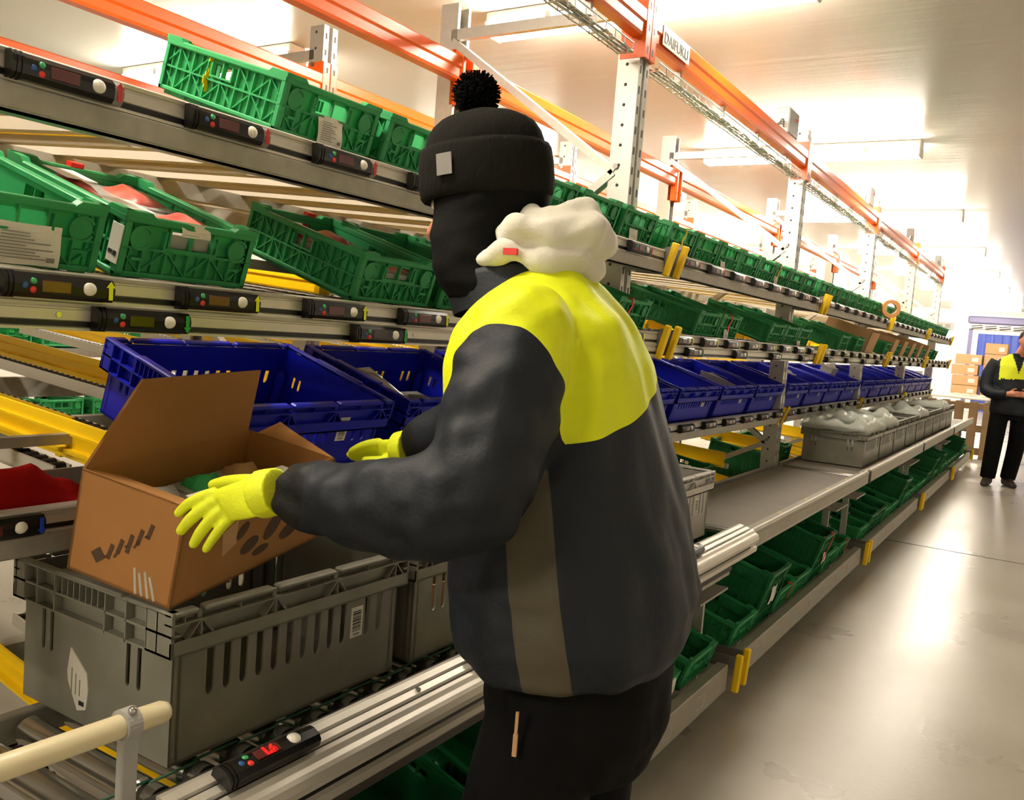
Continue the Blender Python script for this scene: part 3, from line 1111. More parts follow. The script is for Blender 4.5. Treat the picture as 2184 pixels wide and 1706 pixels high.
pack('clear pack of red meat in the crate beside the white-labelled crate, front one', on_tilt(-.10, 1.015, .012), (0, TILT, 0), .17, .23, .085)
pack('clear pack of red meat in the crate beside the white-labelled crate, rear one', on_tilt(-.285, 1.015, .012), (0, TILT, 0), .17, .23, .088)
pack('clear pack of meat in the crate with the red clip, front one', on_tilt(-.10, 1.586, .012), (0, TILT, 0), .17, .23, .07)
pack('clear pack of meat in the crate with the red clip, rear one', on_tilt(-.285, 1.586, .012), (0, TILT, 0), .17, .23, .075)

# --- stacking boxes: blue ones on the lower shelf, grey ones on the conveyor


def euro(L, W, H, nslot, slot_gap, lab_u, inset=.016):
    """front long wall faces +x and runs along y; returns body, rim, label builders"""
    body, rim = MB(), MB()
    zs1 = H - .074
    x0, x1, ya, yb = -L + inset, -inset, inset, W - inset
    t = .004
    body.box(x0, x1, ya, yb, 0, .006)
    body.box(x0 + .02, x1 - .02, ya + .02, yb - .02, -.004, 0)
    for cx in (x0, x1 - .03):
        for cy in (ya, yb - .03):
            body.box(cx, cx + .03, cy, cy + .03, -.006, H - .07, bev=.012)

    def wall(U, zs0, slots, sw):
        """slotted wall in (u, z), thickness on w"""
        q = MB()
        q.box(0, U, 0, t, 0, zs0 - .001)
        q.box(0, U, 0, t, zs1, H - .01)
        edges = [0]
        for u in slots:
            edges += [u, u + sw]
        edges.append(U)
        for i in range(0, len(edges), 2):
            q.box(edges[i], edges[i + 1], 0, t, zs0 - .001, zs1)
        r = sw * .75
        for u in slots:
            arc = [(u + sw / 2 + sw / 2 * math.cos(a), zs0 + r - r * math.sin(a)) for a in [math.pi * j / 8 for j in range(9)]]
            q.prism([(u, zs0 - .001), (u + sw, zs0 - .001)] + arc, 0, t, 'y')
        return q
    Wb, Lb = yb - ya, x1 - x0
    sl = [W * .115 + i * slot_gap for i in range(nslot)]
    sl = [u for u in sl if abs(u + .006 - lab_u * W) > .03 and u < Wb - .05]
    lw = wall(Wb, H * .38, sl, slot_gap * .46)
    body.join(lw, Matrix(((0, 1, 0, x1 - t), (1, 0, 0, ya), (0, 0, 1, 0), (0, 0, 0, 1))))
    body.join(lw, Matrix(((0, 1, 0, x0), (1, 0, 0, ya), (0, 0, 1, 0), (0, 0, 0, 1))))
    ss = [Lb * f for f in (.13, .19, .72, .79)]
    sw_ = wall(Lb, H * .40, ss, .011)
    body.join(sw_, Matrix(((1, 0, 0, x0), (0, 1, 0, ya), (0, 0, 1, 0), (0, 0, 0, 1))))
    body.join(sw_, Matrix(((1, 0, 0, x0), (0, 1, 0, yb - t), (0, 0, 1, 0), (0, 0, 0, 1))))
    # collar
    zc = H - .074
    for s in (0, 1):
        xo = -.004 if s else -L            # outer plane of the long sides
        xi0, xi1 = (x1 - .002, 0) if s else (-L, x0 + .002)
        rim.box(xi0, xi1, 0, W, zc, zc + .004)
        rim.box(xo, xo + .004, 0, W, zc, zc + .026)
        rim.box(xi0, xi1, 0, W, H - .022, H - .019)
        gaps = [.10, .37, .635, .93]
        seg = [0] + [g * W for g in gaps] + [W]
        for i in range(len(seg) - 1):
            a, c = seg[i] + (.006 if i else 0), seg[i + 1] - (.006 if i < len(seg) - 2 else 0)
            rim.box(xi0 - .003, xi1, a, c, H - .010, H, bev=.0035)
            rim.box(xi0 - .001, xi1 - .002, (a + c) / 2 - .001, (a + c) / 2 + .001, H - .02, H - .004)
        for g in gaps:
            y = g * W
            xx0, xx1 = (x1 - .002, -.002) if s else (-L + .002, x0 + .002)
            for e in (-1, 1):
                rim.bar(((xx0 + xx1) / 2, y, H - .02), ((xx0 + xx1) / 2, y + e * .026, zc + .024), xx1 - xx0, .0028, (0, 1, 0))
            rim.box(xx0, xx1, y - .0015, y + .0015, zc, H - .018)
            rim.cyl(((xx0 + xx1) / 2, y, H - .03), ((xx0 + xx1) / 2, y, H - .006), .005, 8)
        for y in (.002, W - .006):
            rim.box(xi0, xi1, y, y + .004, zc, H)
    for s in (0, 1):
        yi0, yi1 = (0, ya + .002) if not s else (yb - .002, W)
        for z, h in ((zc, .004), (H - .040, .004)):
            rim.box(-L, 0, yi0, yi1, z, z + h)
        rim.box(-L, 0, yi0, yi1, H - .008, H, bev=.003)
        yo = 0 if not s else W - .006
        rim.box(-L * .70, -L * .28, min(yi0, yo) - (.004 if not s else -.004), max(yi1, yo) + .0, H - .002, H + .004, bev=.003)
        us = [.02, .085, .17, .29, .615, .74, .86, .92]
        for u in us:
            rim.box(-L + u * L - .0015, -L + u * L + .0015, yi0, yi1, zc, H - .004)
        for i in range(8):
            u = .30 + .31 * i / 8
            rim.box(-L + u * L - .001, -L + u * L + .001, yi0, yi1, H - .037, H - .006)
        for u0, u1 in ((0, .085), (.86, 1)):
            yo0 = yi0 if not s else yi1 - .003
            rim.box(-L + u0 * L, -L + u1 * L, yo0, yo0 + .003, zc, H - .004)
    lb = MB()
    y = lab_u * W
    lb.box(x1 - .001, x1 + .0008, y, y + .034, H * .40, H * .40 + .062)
    zz = H * .40 + .012
    rnd = random.Random(4)
    while zz < H * .40 + .054:
        h = rnd.choice((.0012, .002, .003))
        lb.box(x1 + .0006, x1 + .0012, y + .005, y + .029, zz, zz + h, 1)
        zz += h + rnd.choice((.0011, .0018))
    lb.box(x1 + .0006, x1 + .0012, y + .008, y + .026, H * .40 + .004, H * .40 + .008, 2)
    return body, rim, lb


EK = {}
for key, L, W, H, n, g, lu, m in (('grey', .455, .59, .262, 14, .0355, .735, 'grey_plastic'), ('far', .42, .59, .245, 14, .0355, .735, 'grey_plastic'), ('pale', .355, .59, .262, 14, .0355, .735, 'grey_light'), ('blue', .41, .555, .178, 15, .033, .70, 'blue_plastic')):
    b_, r_, l_ = euro(L, W, H, n, g, lu)
    allm = MB().join(b_).join(r_).join(l_, None, 1)
    EK[key] = (b_.mesh('box_body_' + key, m, True), r_.mesh('box_rim_' + key, m, True), l_.mesh('box_label_' + key, ['white_label', 'ink', 'ink_soft'], True), allm.mesh('box_whole_' + key, [m, 'white_label', 'ink', 'ink_soft'], True))


def stack_box(label, loc, key, rot=(0, 0, 0), parts=True, group=None, cat='crate'):
    k = EK[key]
    nm = {'grey': 'grey_stacking_box', 'far': 'grey_stacking_box', 'pale': 'pale_stacking_box', 'blue': 'blue_stacking_box'}[key]
    if not parts:
        return tag(inst(nm, k[3], None, loc, rot), label, cat, group)
    t = thing(nm, label, cat, loc, rot, group)
    inst('body', k[0], t)
    inst('rim', k[1], t)
    inst('barcode_label', k[2], t)
    return t


BX, BZ = -1.485, .924
for i, y in enumerate((1.185, 1.80, 2.41)):
    stack_box(['open blue plastic box tilted on the lower shelf behind the brown carton', 'blue plastic box holding a clear pack, lower shelf beside the worker arm', 'blue plastic box on the lower shelf hidden behind the worker back'][i], (BX, y, BZ), 'blue', (0, TILT, 0), True, 'blue boxes on the lower shelf')
for k in range(1, 5):
    for i in range(4):
        y = YB[k] + .052 + i * .597
        stack_box('blue plastic box on the lower shelf, %s along the %s bay' % (ORD[i], BAYN[k]), (BX, y, BZ), 'blue', (0, TILT, 0), k < 3, 'blue boxes on the lower shelf')


def on_blue(x, y, z):
    return on_tilt(x, y, z, BX, BZ)


t = pack('clear plastic pack propped up in the blue box beside the worker arm', on_blue(-.19, 1.92, .10), (R(4), TILT + R(12), R(5)), .24, .13, .03, 'clear_pack')
pack('dark flat pack lying in the blue box beside the worker arm', on_blue(-.17, 2.09, .06), (0, TILT, 0), .20, .2, .03, 'frame_dark')
pack('small pale pack in the first blue box beyond the worker', on_blue(-.12, 3.95, .09), (0, TILT, R(20)), .13, .06, .04, 'white_label')
pack('brown pack in a blue box beyond the worker', on_blue(-.14, 4.5, .07), (0, TILT, R(10)), .16, .12, .05, 'cardboard')
pack('pale bag lying in the last blue box before the upright', on_blue(-.22, 4.95, .10), (0, TILT, 0), .22, .16, .05, 'clear_pack')
pack('white crumpled bag in a blue box of the third bay', on_blue(-.25, 6.4, .10), (0, TILT, 0), .12, .16, .08, 'plastic_film')
pack('clear bag standing up in a blue box of the third bay', on_blue(-.22, 7.6, .12), (0, TILT, 0), .10, .22, .13, 'plastic_film')

# grey boxes on the conveyor
g1 = stack_box('large grey slotted plastic box on the rollers in the near corner', (-1.13, .865, .5545), 'grey', group='grey boxes on the conveyor')
b = MB()
pts = [(.10, .130), (.15, .095), (.155, .065), (.15, .030), (.125, .022), (.095, .068), (.092, .085)]
b.prism([(-.455 + .016 + .05 + p[0], p[1]) for p in pts], .0135, .0158, 'y')
for i in range(3):
    b.box(-.455 + .066 + .106 + i * .012, -.455 + .066 + .108 + i * .012, .0128, .0136, .050, .095 - i * .008, 1)
b.box(-.455 + .066 + .13, -.455 + .066 + .145, .0128, .0136, .034, .042, 2)
b.build('torn_label', ['white_label', 'ink_soft', 'ink'], g1)
g2 = stack_box('grey slotted plastic box on the rollers behind the worker arm', (-1.125, 1.475, .5545), 'grey', group='grey boxes on the conveyor')
g3 = stack_box('pale grey plastic box at the start of the belt beside the worker back', (-1.095, 2.715, .5545), 'pale', group='grey boxes on the conveyor')
b = MB()
b.box(-.3345, -.3335, .44, .452, .155, .172).box(-.3345, -.3335, .436, .456, .172, .18).box(-.3345, -.3335, .438, .454, .145, .152)
b.build('arrow_mark', 'ink', g3)
carton('flat brown cardboard tray of goods inside the second grey box', (-1.185, 1.535, .562), (0, 0, 0), .32, .46, .13, None)
for i in range(9):
    y = 5.95 + i * .603
    stack_box('grey plastic box in the far row on the belt, %s from the empty belt' % ORD[i], (-1.0, y, .5925), 'far', parts=i < 3, group='grey boxes on the conveyor')


def liner(label, loc, L, W, H, seed, lift=.03):
    """clear bag draped over the rim of a box"""
    n = 56
    rnd = random.Random(seed)
    ph = [rnd.uniform(0, 6.28) for _ in range(6)]

    def per(f, off):
        a = f * 4
        s = int(a) % 4
        q = a - int(a)
        x0, x1, y0, y1 = -L - off, off, -off, W + off
        return [(x1, y0 + (y1 - y0) * q), (x1 - (x1 - x0) * q, y1), (x0, y1 - (y1 - y0) * q), (x0 + (x1 - x0) * q, y0)][s]

    def wav(f, k):
        return sum(math.sin(2 * math.pi * f * (3 + 2 * j) + ph[j] + k) for j in range(5)) / 5
    rings = []
    for off, z, amp in ((.006, H - .022, .012), (.007, H - .006, .005), (.003, H + .010, .006), (-.015, H + .016 + lift * .3, .02), (-.03, H + .015 + lift * .7, .05), (-.05, H + .0 + lift * .2, .03), (-.06, H - .05, .015), (-.055, H - .12, .012)):
        r_ = []
        for i in range(n):
            f = i / n
            x, y = per(f, off)
            w = wav(f, off * 30)
            r_.append((x + .3 * amp * wav(f, 2 + off * 20), y + .3 * amp * wav(f, 4), z + amp * w))
        rings.append(r_)
    t = thing('plastic_liner', label, 'plastic bag', loc, (0, 0, 0), 'clear bags in the grey boxes')
    MB().loft(rings, 0, True, False).build('bag', 'plastic_film', t)
    return t


liner('clear plastic bag draped over the first grey box of the far row', (-1.0, 5.95, .5925), .42, .59, .245, 3, .05)
liner('clear plastic bag puffed up in the second grey box of the far row', (-1.0, 6.553, .5925), .42, .59, .245, 8, .07)
liner('clear plastic bag over a grey box near the far end of the belt', (-1.0, 5.95 + 4 * .603, .5925), .42, .59, .245, 13, .05)
liner('clear plastic bag over the last but one grey box of the belt', (-1.0, 5.95 + 7 * .603, .5925), .42, .59, .245, 19, .05)

# red cloth dropped in the empty pick tray
t = thing('red_cloth', 'crumpled red cloth lying in the empty pick tray beside the brown carton', 'cloth', (-1.56, .86, .908))
n = 26
g = []
for j in range(n + 1):
    r_ = []
    for i in range(n + 1):
        u, v = i / n - .5, j / n - .5
        e = max(0, 1 - (2 * max(abs(u), abs(v))) ** 4)
        h = (.066 + .03 * noise.noise((u * 5, v * 5, 1.3)) + .010 * math.sin(9 * u + 6 * v)) * e * (1 - .5 * max(0, v) * 2)
        r_.append((u * .13 + .012 * noise.noise((u * 3, v * 3, 7)), v * .30 + .02 * noise.noise((u * 4, v * 4, 3)), max(.001, h)))
    g.append(r_)
b = MB()
b.add([p for r_ in g for p in r_], [(j * (n + 1) + i, j * (n + 1) + i + 1, (j + 1) * (n + 1) + i + 1, (j + 1) * (n + 1) + i) for j in range(n) for i in range(n)], 0, True)
b.build('cloth_body', 'red_cloth', t)
ed = g[0] + [r_[-1] for r_ in g[1:]]
MB().tube([(p[0], p[1], p[2] + .002) for p in ed], .0028, 6).build('hem', 'cardboard_pale', t)

# --- bottom level
low = [(.62, 'mid'), (.93, 'mid'), (1.24, 'mid'), (1.56, 'mid'), (1.88, 'low'), (2.36, 'low'), (2.72, 'low')]
BXX, BZZ = -.955, .152
lowl = ['under the conveyor in the near corner, first', 'under the conveyor with a white sheet inside', 'under the conveyor, third from the near corner', 'under the conveyor behind the worker knees', 'behind the worker legs', 'just before the yellow buffers, half hidden by the worker', 'beside the first pair of yellow buffers, with a white card inside']
for i, (y, key) in enumerate(low):
    c = crate('dark green bottom crate, %s' % lowl[i], (BXX, y, BZZ), key=key, group='green crates on the bottom shelf')
    if i in (1, 6):
        b = MB().box(-.30, -.10, .06, .16, .028, .030)
        for q in range(5):
            b.box(-.28 + q * .03, -.272 + q * .03, .07, .15, .030, .0304, 1)
        b.build('white_sheet', ['white_label', 'ink_soft'], c)
    if i == 5:
        paper(c, .0048, .20, .262, .03, .10, 2, 0, 'paper_label', False)
far = [(3.21, 'low'), (3.49, 'tall'), (3.80, 'low'), (4.09, 'low'), (4.39, 'tall'), (4.70, 'low'), (5.025, 'low')]
farl = ['low and wide open beside the yellow buffer', 'tall with a pale worn rim', 'low after the tall pale-rimmed one', 'low before the tall one with red tags', 'tall with red tags on its front', 'low after the tall one with red tags', 'low, beside the second yellow buffer']
for i, (y, key) in enumerate(far):
    c = crate('green crate on the second bay bottom shelf, %s' % farl[i], (BXX, y, BZZ), key=key, group='green crates on the bottom shelf')
    if i == 1:
        paper(c, .0048, .10, .17, .11, .19, 1, 0, 'paper_label', False)
    if i in (2, 4, 6):
        seal_tag(c, .20, 'red_clip', KIT and (.26 if key == 'tall' else CH), False)
        if i == 4:
            paper(c, .0048, .16, .23, .10, .16, 1, 0, 'paper_label', False)
rnd = random.Random(5)
for k in range(2, 5):
    for i in range(8):
        key = rnd.choice(['low', 'low', 'mid', 'tall', 'low']) if not (k == 4 and i > 5) else 'low'
        crate('%s green crate on the bottom shelf, %s along the %s bay' % ('tall' if key == 'tall' else 'low', ORD[i], BAYN[k]), (BXX, YB[k] + .05 + i * .298, BZZ), key=key, parts=False, group='green crates on the bottom shelf')
# reserve crates further up the bottom lanes
for i, (x, y) in enumerate(((-1.62, 1.23), (-1.62, 1.87), (-1.62, 2.52), (-1.80, 3.82), (-1.80, 4.41), (-1.80, 5.00), (-1.80, 6.27), (-1.80, 6.86))):
    crate('dark green reserve crate at the back of the bottom lanes, %s from the camera' % ORD[i], (x, y, .152 + (-.955 - x) * .16 + .012), (0, R(9.1), 0), key='tall', parts=i < 6, group='reserve crates behind the conveyor')

# ---------------------------------------------------------------- pick displays


def display_parts(arrow, lit=False):
    """list of (part name, builder, material)"""
    out = []
    h = MB()
    prof = [(0, -.0178), (.012, -.0178), (.0185, -.011), (.0205, .002), (.0185, .011), (.0115, .0178), (0, .0178)]
    h.prism(prof, .012, .150, 'y')
    out.append(('housing', h, ['black_plastic']))
    e = MB()
    for i in range(5):
        s = 1.08 if i % 2 == 0 else 1.0
        e.prism([(p[0] * s, p[1] * s) for p in prof], -.004 + i * .0034, -.0006 + i * .0034, 'y')
    out.append(('end_cap', e, ['black_plastic']))
    r = MB()
    r.prism([(p[0] * .97, p[1] * .97) for p in prof], .150, .166, 'y')
    out.append(('arrow_holder', r, ['sticker_grey' if arrow in ('red',) else 'black_plastic']))
    s = MB()
    s.box(.0195, .0212, .050, .094, -.0085, .0085, bev=.001)
    out.append(('screen', s, ['screen_dark' if arrow == 'green' else 'screen_red']))
    w = MB()
    w.ball((.0175, .124, .001), .0118, 18, 10, 0, (.6, 1.0, .88))
    out.append(('confirm_button', w, ['button_white']))
    for nm, y, z, m in (('blue_button', .026, .000, 'button_blue'), ('green_button', .038, .0062, 'button_green'), ('red_button', .038, -.0058, 'button_red')):
        q = MB().ball((.0182, y, z), .0052, 12, 8, 0, (.7, 1, 1))
        out.append((nm, q, [m]))
    if arrow == 'plain':
        return out
    up = arrow in ('yellow', 'red')
    sg = 1 if up else -1
    c = .158
    pol = [(c, sg * .0155), (c + .0075, sg * .0055), (c + .0035, sg * .0055), (c + .0035, -sg * .0135), (c - .0035, -sg * .0135), (c - .0035, sg * .0055), (c - .0075, sg * .0055)]
    a = MB().prism(pol, .0204, .0209, 'x')
    out.append(('arrow_label', a, ['arrow_' + arrow]))
    return out


DK = {}
for ar in ('yellow', 'red', 'green', 'blue', 'plain'):
    ps = display_parts(ar)
    whole, mats = MB(), []
    for nm, q, m in ps:
        whole.join(q, None, len(mats))
        mats += m
    DK[ar] = ([(nm, q.mesh('display_' + nm + '_' + ar, m, True)) for nm, q, m in ps], whole.mesh('display_whole_' + ar, mats, True))


def display(label, loc, ar, rot=(0, 0, 0), parts=True, group=None):
    if not parts:
        return tag(inst('pick_display', DK[ar][1], None, loc, rot), label, 'pick display', group)
    t = thing('pick_display', label, 'pick display', loc, rot, group)
    for nm, me in DK[ar][0]:
        inst(nm, me, t)
    return t


for k in range(5):
    ys = [.665 + .2925 * i for i in range(8)] if k == 0 else [YB[k] + .095 + .302 * i for i in range(8)]
    for i, y in enumerate(ys):
        if y > YB[k + 1] - .2:
            continue
        near = k == 0 or (k == 1 and i < 3)
        display('black pick display, %s along the top rail, %s bay' % (ORD[i], BAYN[k]), (-1.2765, y, 1.6125), 'red', parts=near, group='pick displays on the top rail')
        display('black pick display with yellow arrow, %s along the upper middle rail, %s bay' % (ORD[i], BAYN[k]), (-1.2765, y - (.002 if k == 0 else 0), 1.3105), 'yellow', parts=near, group='pick displays on the upper middle rail')
    for i in range(4):
        y = (.806 + .582 * i) if k == 0 else YB[k] + .228 + .6 * i
        if y < YB[k + 1] - .2:
            display('black pick display with green arrow, %s along the lower middle rail, %s bay' % (ORD[i], BAYN[k]), (-1.2765, y, 1.267), 'green', parts=k == 0 or (k == 1 and i == 0), group='pick displays on the lower middle rail')
    for i in range(8):
        y = (.665 + .31 * i) if k == 0 else YB[k] + .06 + .31 * i
        if y < YB[k + 1] - .18:
            o = display('black pick display, %s along the rail under the blue boxes, %s bay' % (ORD[i], BAYN[k]), (-1.4465, y, .9095), 'blue', parts=k == 0 or (k == 1 and i < 3), group='pick displays under the blue boxes')
for i, y in enumerate((.775, 1.375, 2.44)):
    o = display(['black pick display showing red characters on the conveyor rail in the near corner', 'black pick display on the conveyor rail beside the worker coat', 'black pick display lit red on the conveyor rail right of the worker'][i], (-.893, y, .664), 'plain', (0, -R(72), 0), True, 'pick displays on the conveyor rail')
    if i == 0:
        cu = D.curves.new('digits', 'FONT')
        cu.body = 'L6'
        cu.size = 0.021
        cu.extrude = 0.0003
        cu.offset = 0.0006
        tmp = D.objects.new('tmp', cu)
        COL.objects.link(tmp)
        me = D.meshes.new_from_object(tmp.evaluated_get(bpy.context.evaluated_depsgraph_get()))
        D.objects.remove(tmp)
        me.materials.clear()
        me.materials.append(MATS['led_red'])
        inst('red_digits', me, o, (.0216, .066, -.007), (math.pi / 2, 0, math.pi / 2))
    if i == 2:
        MB().box(.0213, .0218, .058, .086, -.005, .005).build('lit_screen', 'led_red', o)

# ---------------------------------------------------------------- rack behind, seen through the shelves
t = thing('storage_rack', 'pale shelving behind the flow rack holding green crates', 'shelving', (-5.0, 1.0, 0))
for z in (.56, .985):
    MB().box(-.6, .0, 0, 8, z - .05, z).build('shelf_board', 'galv_beam', t)
for y in (0, 2.7, 5.4, 8):
    for x in (-.58, -.04):
        MB().box(x - .03, x + .03, y - .03, y + .03, 0, 1.6).build('upright', 'galvanised', t)
m_ = KIT['low']['all'].copy()
m_.materials.clear()
m_.materials.append(MATS['green_bright'])
for zi, z in enumerate((.56, .985)):
    for i in range(16):
        y = 2.2 + i * .33
        if zi == 1 and i == 3:
            continue
        o = inst('lattice_crate', m_, None, (-5.02, y, z + .0105), (0, 0, 0))
        tag(o, 'pale green crate on the %s shelf of the rack behind, %s from the near end' % (('lower', 'upper')[zi], ORD[i]), 'crate', 'green crates in the rack behind')

# ---------------------------------------------------------------- far end: packing corner
t = thing('packing_table', 'packing table with white sheets beyond the end of the racking', 'table', (-1.2, 14.6, 0))
MB().box(-.55, .35, 0, .9, .80, .84, bev=.01).build('table_top', 'button_white', t)
for x in (-.52, .32):
    for y in (.03, .87):
        MB().box(x - .02, x + .02, y - .02, y + .02, 0, .8).build('leg', 'galvanised', t)
b = MB()
for i in range(7):
    b.ball((-.45 + i * .12, .12 + .08 * (i % 2), .855), .07, 10, 6, 0, (1, 1, .4))
b.build('crumpled_sheet', 'plastic_film', t)
for i in range(5):
    carton('brown carton with white label in the tall far stack, %s from the bottom' % ORD[i], (-1.0, 14.95, .845 + i * .163), (0, 0, -math.pi / 2), .36, .30, .157, 'cartons stacked at the far end', True)
for j, (x, zz) in enumerate(((-1.40, .845), (-1.40, 1.0), (-1.42, 1.16), (-1.38, 1.32))):
    carton('pale carton in the shorter far stack, %s from the bottom' % ORD[j], (x, 14.92, zz), (0, 0, -math.pi / 2), .30, .36, .148, 'cartons stacked at the far end', True)
t = thing('control_cabinet', 'grey machine cabinet with an orange light at the end of the belt', 'cabinet', (-1.95, 13.5, 0))
MB().box(-.3, .25, 0, .5, 0, 1.18, bev=.01).build('cabinet_body', 'grey_light', t)
MB().box(-.05, .2, -.006, 0, .95, 1.1).build('opening', 'frame_dark', t)
MB().cyl((-.2, -.03, 1.0), (-.2, 0.0, 1.0), .06, 16).build('beacon', 'yellow_paint', t)
for i in range(2):
    t = thing('wooden_pallet', 'worn wooden pallet standing on edge at the far end, %s one' % ['front', 'rear'][i], 'pallet', (-1.15, 13.75 + i * .2, 0), (0, 0, R(8)), 'pallets standing on edge')
    for q in range(5):
        MB().box(-.42 + q * .18, -.42 + q * .18 + .10, -.012, .012, 0, .8).build('slat', 'wood', t)
    for z in (.06, .38, .70):
        MB().box(-.42, .40, .012, .09, z, z + .08).build('bearer', 'wood', t)
# ---------------------------------------------------------------- people
mat('skin', (0.72, 0.47, 0.35), 0.5, var=0.08, scale=30)
mat('navy_fabric', (0.085, 0.105, 0.132), 0.6, spec=0.25, bump=0.2, scale=160)
mat('hivis_fabric', (0.84, 0.88, 0.09), 0.7, bump=0.2, scale=160)
mat('panel_fabric', (0.33, 0.305, 0.23), 0.65, bump=0.3, scale=120)
mat('black_knit', (0.085, 0.082, 0.068), 0.95, spec=0.12, bump=0.6, scale=140, stretch=(1, 1, .4))
mat('black_cloth', (0.03, 0.029, 0.028), 0.85, spec=0.12, bump=0.2, scale=120)
mat('black_trouser', (0.032, 0.03, 0.03), 0.8, spec=0.12, bump=0.2, scale=120)
mat('hood_fleece', (0.80, 0.78, 0.72), 0.85, sheen=0.3, bump=0.25, scale=200)
mat('glove_yellow', (0.86, 0.90, 0.10), 0.6, bump=0.2, scale=220)
mat('boot_brown', (0.18, 0.13, 0.10), 0.6)
mat('hair_brown', (0.16, 0.10, 0.07), 0.7)
mat('eye_white', (0.9, 0.88, 0.84), 0.3)


def union(b, voxel, smooth=6, fac=.5):
    """fuse lofted shapes into one continuous surface"""
    me = b.mesh('tmp', 'ink', True)
    o = D.objects.new('tmp', me)
    tsc = D.scenes.new('tmp_scene')
    tsc.collection.objects.link(o)
    m = o.modifiers.new('r', 'REMESH')
    m.mode = 'VOXEL'
    m.voxel_size = voxel
    if smooth:
        s = o.modifiers.new('s', 'SMOOTH')
        s.iterations = smooth
        s.factor = fac
    tsc.view_layers[0].update()
    out = D.meshes.new_from_object(o.evaluated_get(tsc.view_layers[0].depsgraph))
    D.objects.remove(o)
    D.scenes.remove(tsc)
    D.meshes.remove(me)
    out.materials.clear()
    out.polygons.foreach_set('use_smooth', [True] * len(out.polygons))
    return out


def ring_at(c, u, v, a, b_, n=36, e=2.3):
    r_ = []
    for i in range(n):
        t = 2 * math.pi * i / n
        cx, sx = math.cos(t), math.sin(t)
        r_.append(tuple(c + u * a * math.copysign(abs(cx) ** (2 / e), cx) + v * b_ * math.copysign(abs(sx) ** (2 / e), sx)))
    return r_


def put(name, me, m, parent):
    """link a mesh made in world space as a part of a thing standing at its own base"""
    me.transform(Matrix.Translation(-parent.location))
    for q in (m if isinstance(m, (list, tuple)) else [m]):
        me.materials.append(MATS[q])
    o = D.objects.new(name, me)
    COL.objects.link(o)
    o.parent = parent
    return o


def wput(name, b, m, parent):
    me = b.mesh(name, [], True)
    return put(name, me, m, parent)


F = Vector((-.98, -.18, 0)).normalized()
LF = Vector((.18, -.98, 0)).normalized()
UP = Vector((0, 0, 1))
worker = thing('person', 'worker in yellow and navy jacket and black bobble hat emptying the brown carton', 'person', (-.62, 1.17, 0))

# ring: centre, lateral half, front-back half
TOR = [((-0.5919, 1.2273, 0.8039), .205, .140), ((-0.5934, 1.2277, 0.8180), .226, .162), ((-0.6033, 1.2312, 0.8576), .238, .182), ((-0.6230, 1.2316, 0.9298), .232, .182), ((-0.6435, 1.2382, 1.0092), .225, .174), ((-0.6598, 1.2409, 1.0831), .220, .168), ((-0.6793, 1.2416, 1.1572), .218, .164), ((-0.6948, 1.2435, 1.2169), .215, .158), ((-0.7168, 1.2414, 1.2764), .207, .143), ((-0.7303, 1.2427, 1.3178), .185, .124), ((-0.7406, 1.2455, 1.3521), .150, .104), ((-0.7500, 1.2481, 1.3789), .112, .086), ((-0.7571, 1.2512, 1.3967), .08, .07)]
TC = [Vector(t[0]) for t in TOR]


def torso(shrink=0.0, k0=0, k1=99):
    rg = []
    for i, (c, a, b_) in enumerate(TOR):
        tg = (TC[min(i + 1, len(TC) - 1)] - TC[max(i - 1, 0)]).normalized()
        v = (F - tg * F.dot(tg)).normalized()
        if k0 <= i <= k1:
            rg.append(ring_at(Vector(c), LF, v, a - shrink, b_ - shrink))
    return rg


LARM = [(-0.6513, 1.0592, 1.2929), (-0.6466, 1.0348, 1.2537), (-0.6356, 1.0011, 1.1999), (-0.6331, 0.9671, 1.1351), (-0.6393, 0.9399, 1.0758), (-0.6802, 0.9246, 1.0581), (-0.7455, 0.9069, 1.0503), (-0.8199, 0.8956, 1.0454), (-0.8735, 0.8861, 1.0481), (-0.9115, 0.8797, 1.0479)]
LRAD = [.070, .080, .079, .078, .078, .074, .065, .054, .046, .040]
RARM = [(-0.7993, 1.4147, 1.2788), (-0.8549, 1.3979, 1.2170), (-0.9421, 1.3817, 1.1184), (-1.0101, 1.3715, 1.0828), (-1.0683, 1.3660, 1.0510)]
RRAD = [.075, .074, .066, .054, .043]


def dense(pts, rad, m=4):
    """smooth a limb's centre line"""
    P_, Q_ = [], []
    n = len(pts)
    V = [Vector(p) for p in pts]
    for i in range(n - 1):
        p0, p1, p2, p3 = V[max(i - 1, 0)], V[i], V[i + 1], V[min(i + 2, n - 1)]
        for j in range(m):
            t = j / m
            P_.append(.5 * ((2 * p1) + (p2 - p0) * t + (2 * p0 - 5 * p1 + 4 * p2 - p3) * t * t + (3 * p1 - p0 - 3 * p2 + p3) * t ** 3))
            Q_.append(rad[i] + (rad[i + 1] - rad[i]) * t)
    return P_ + [V[-1]], Q_ + [rad[-1]]


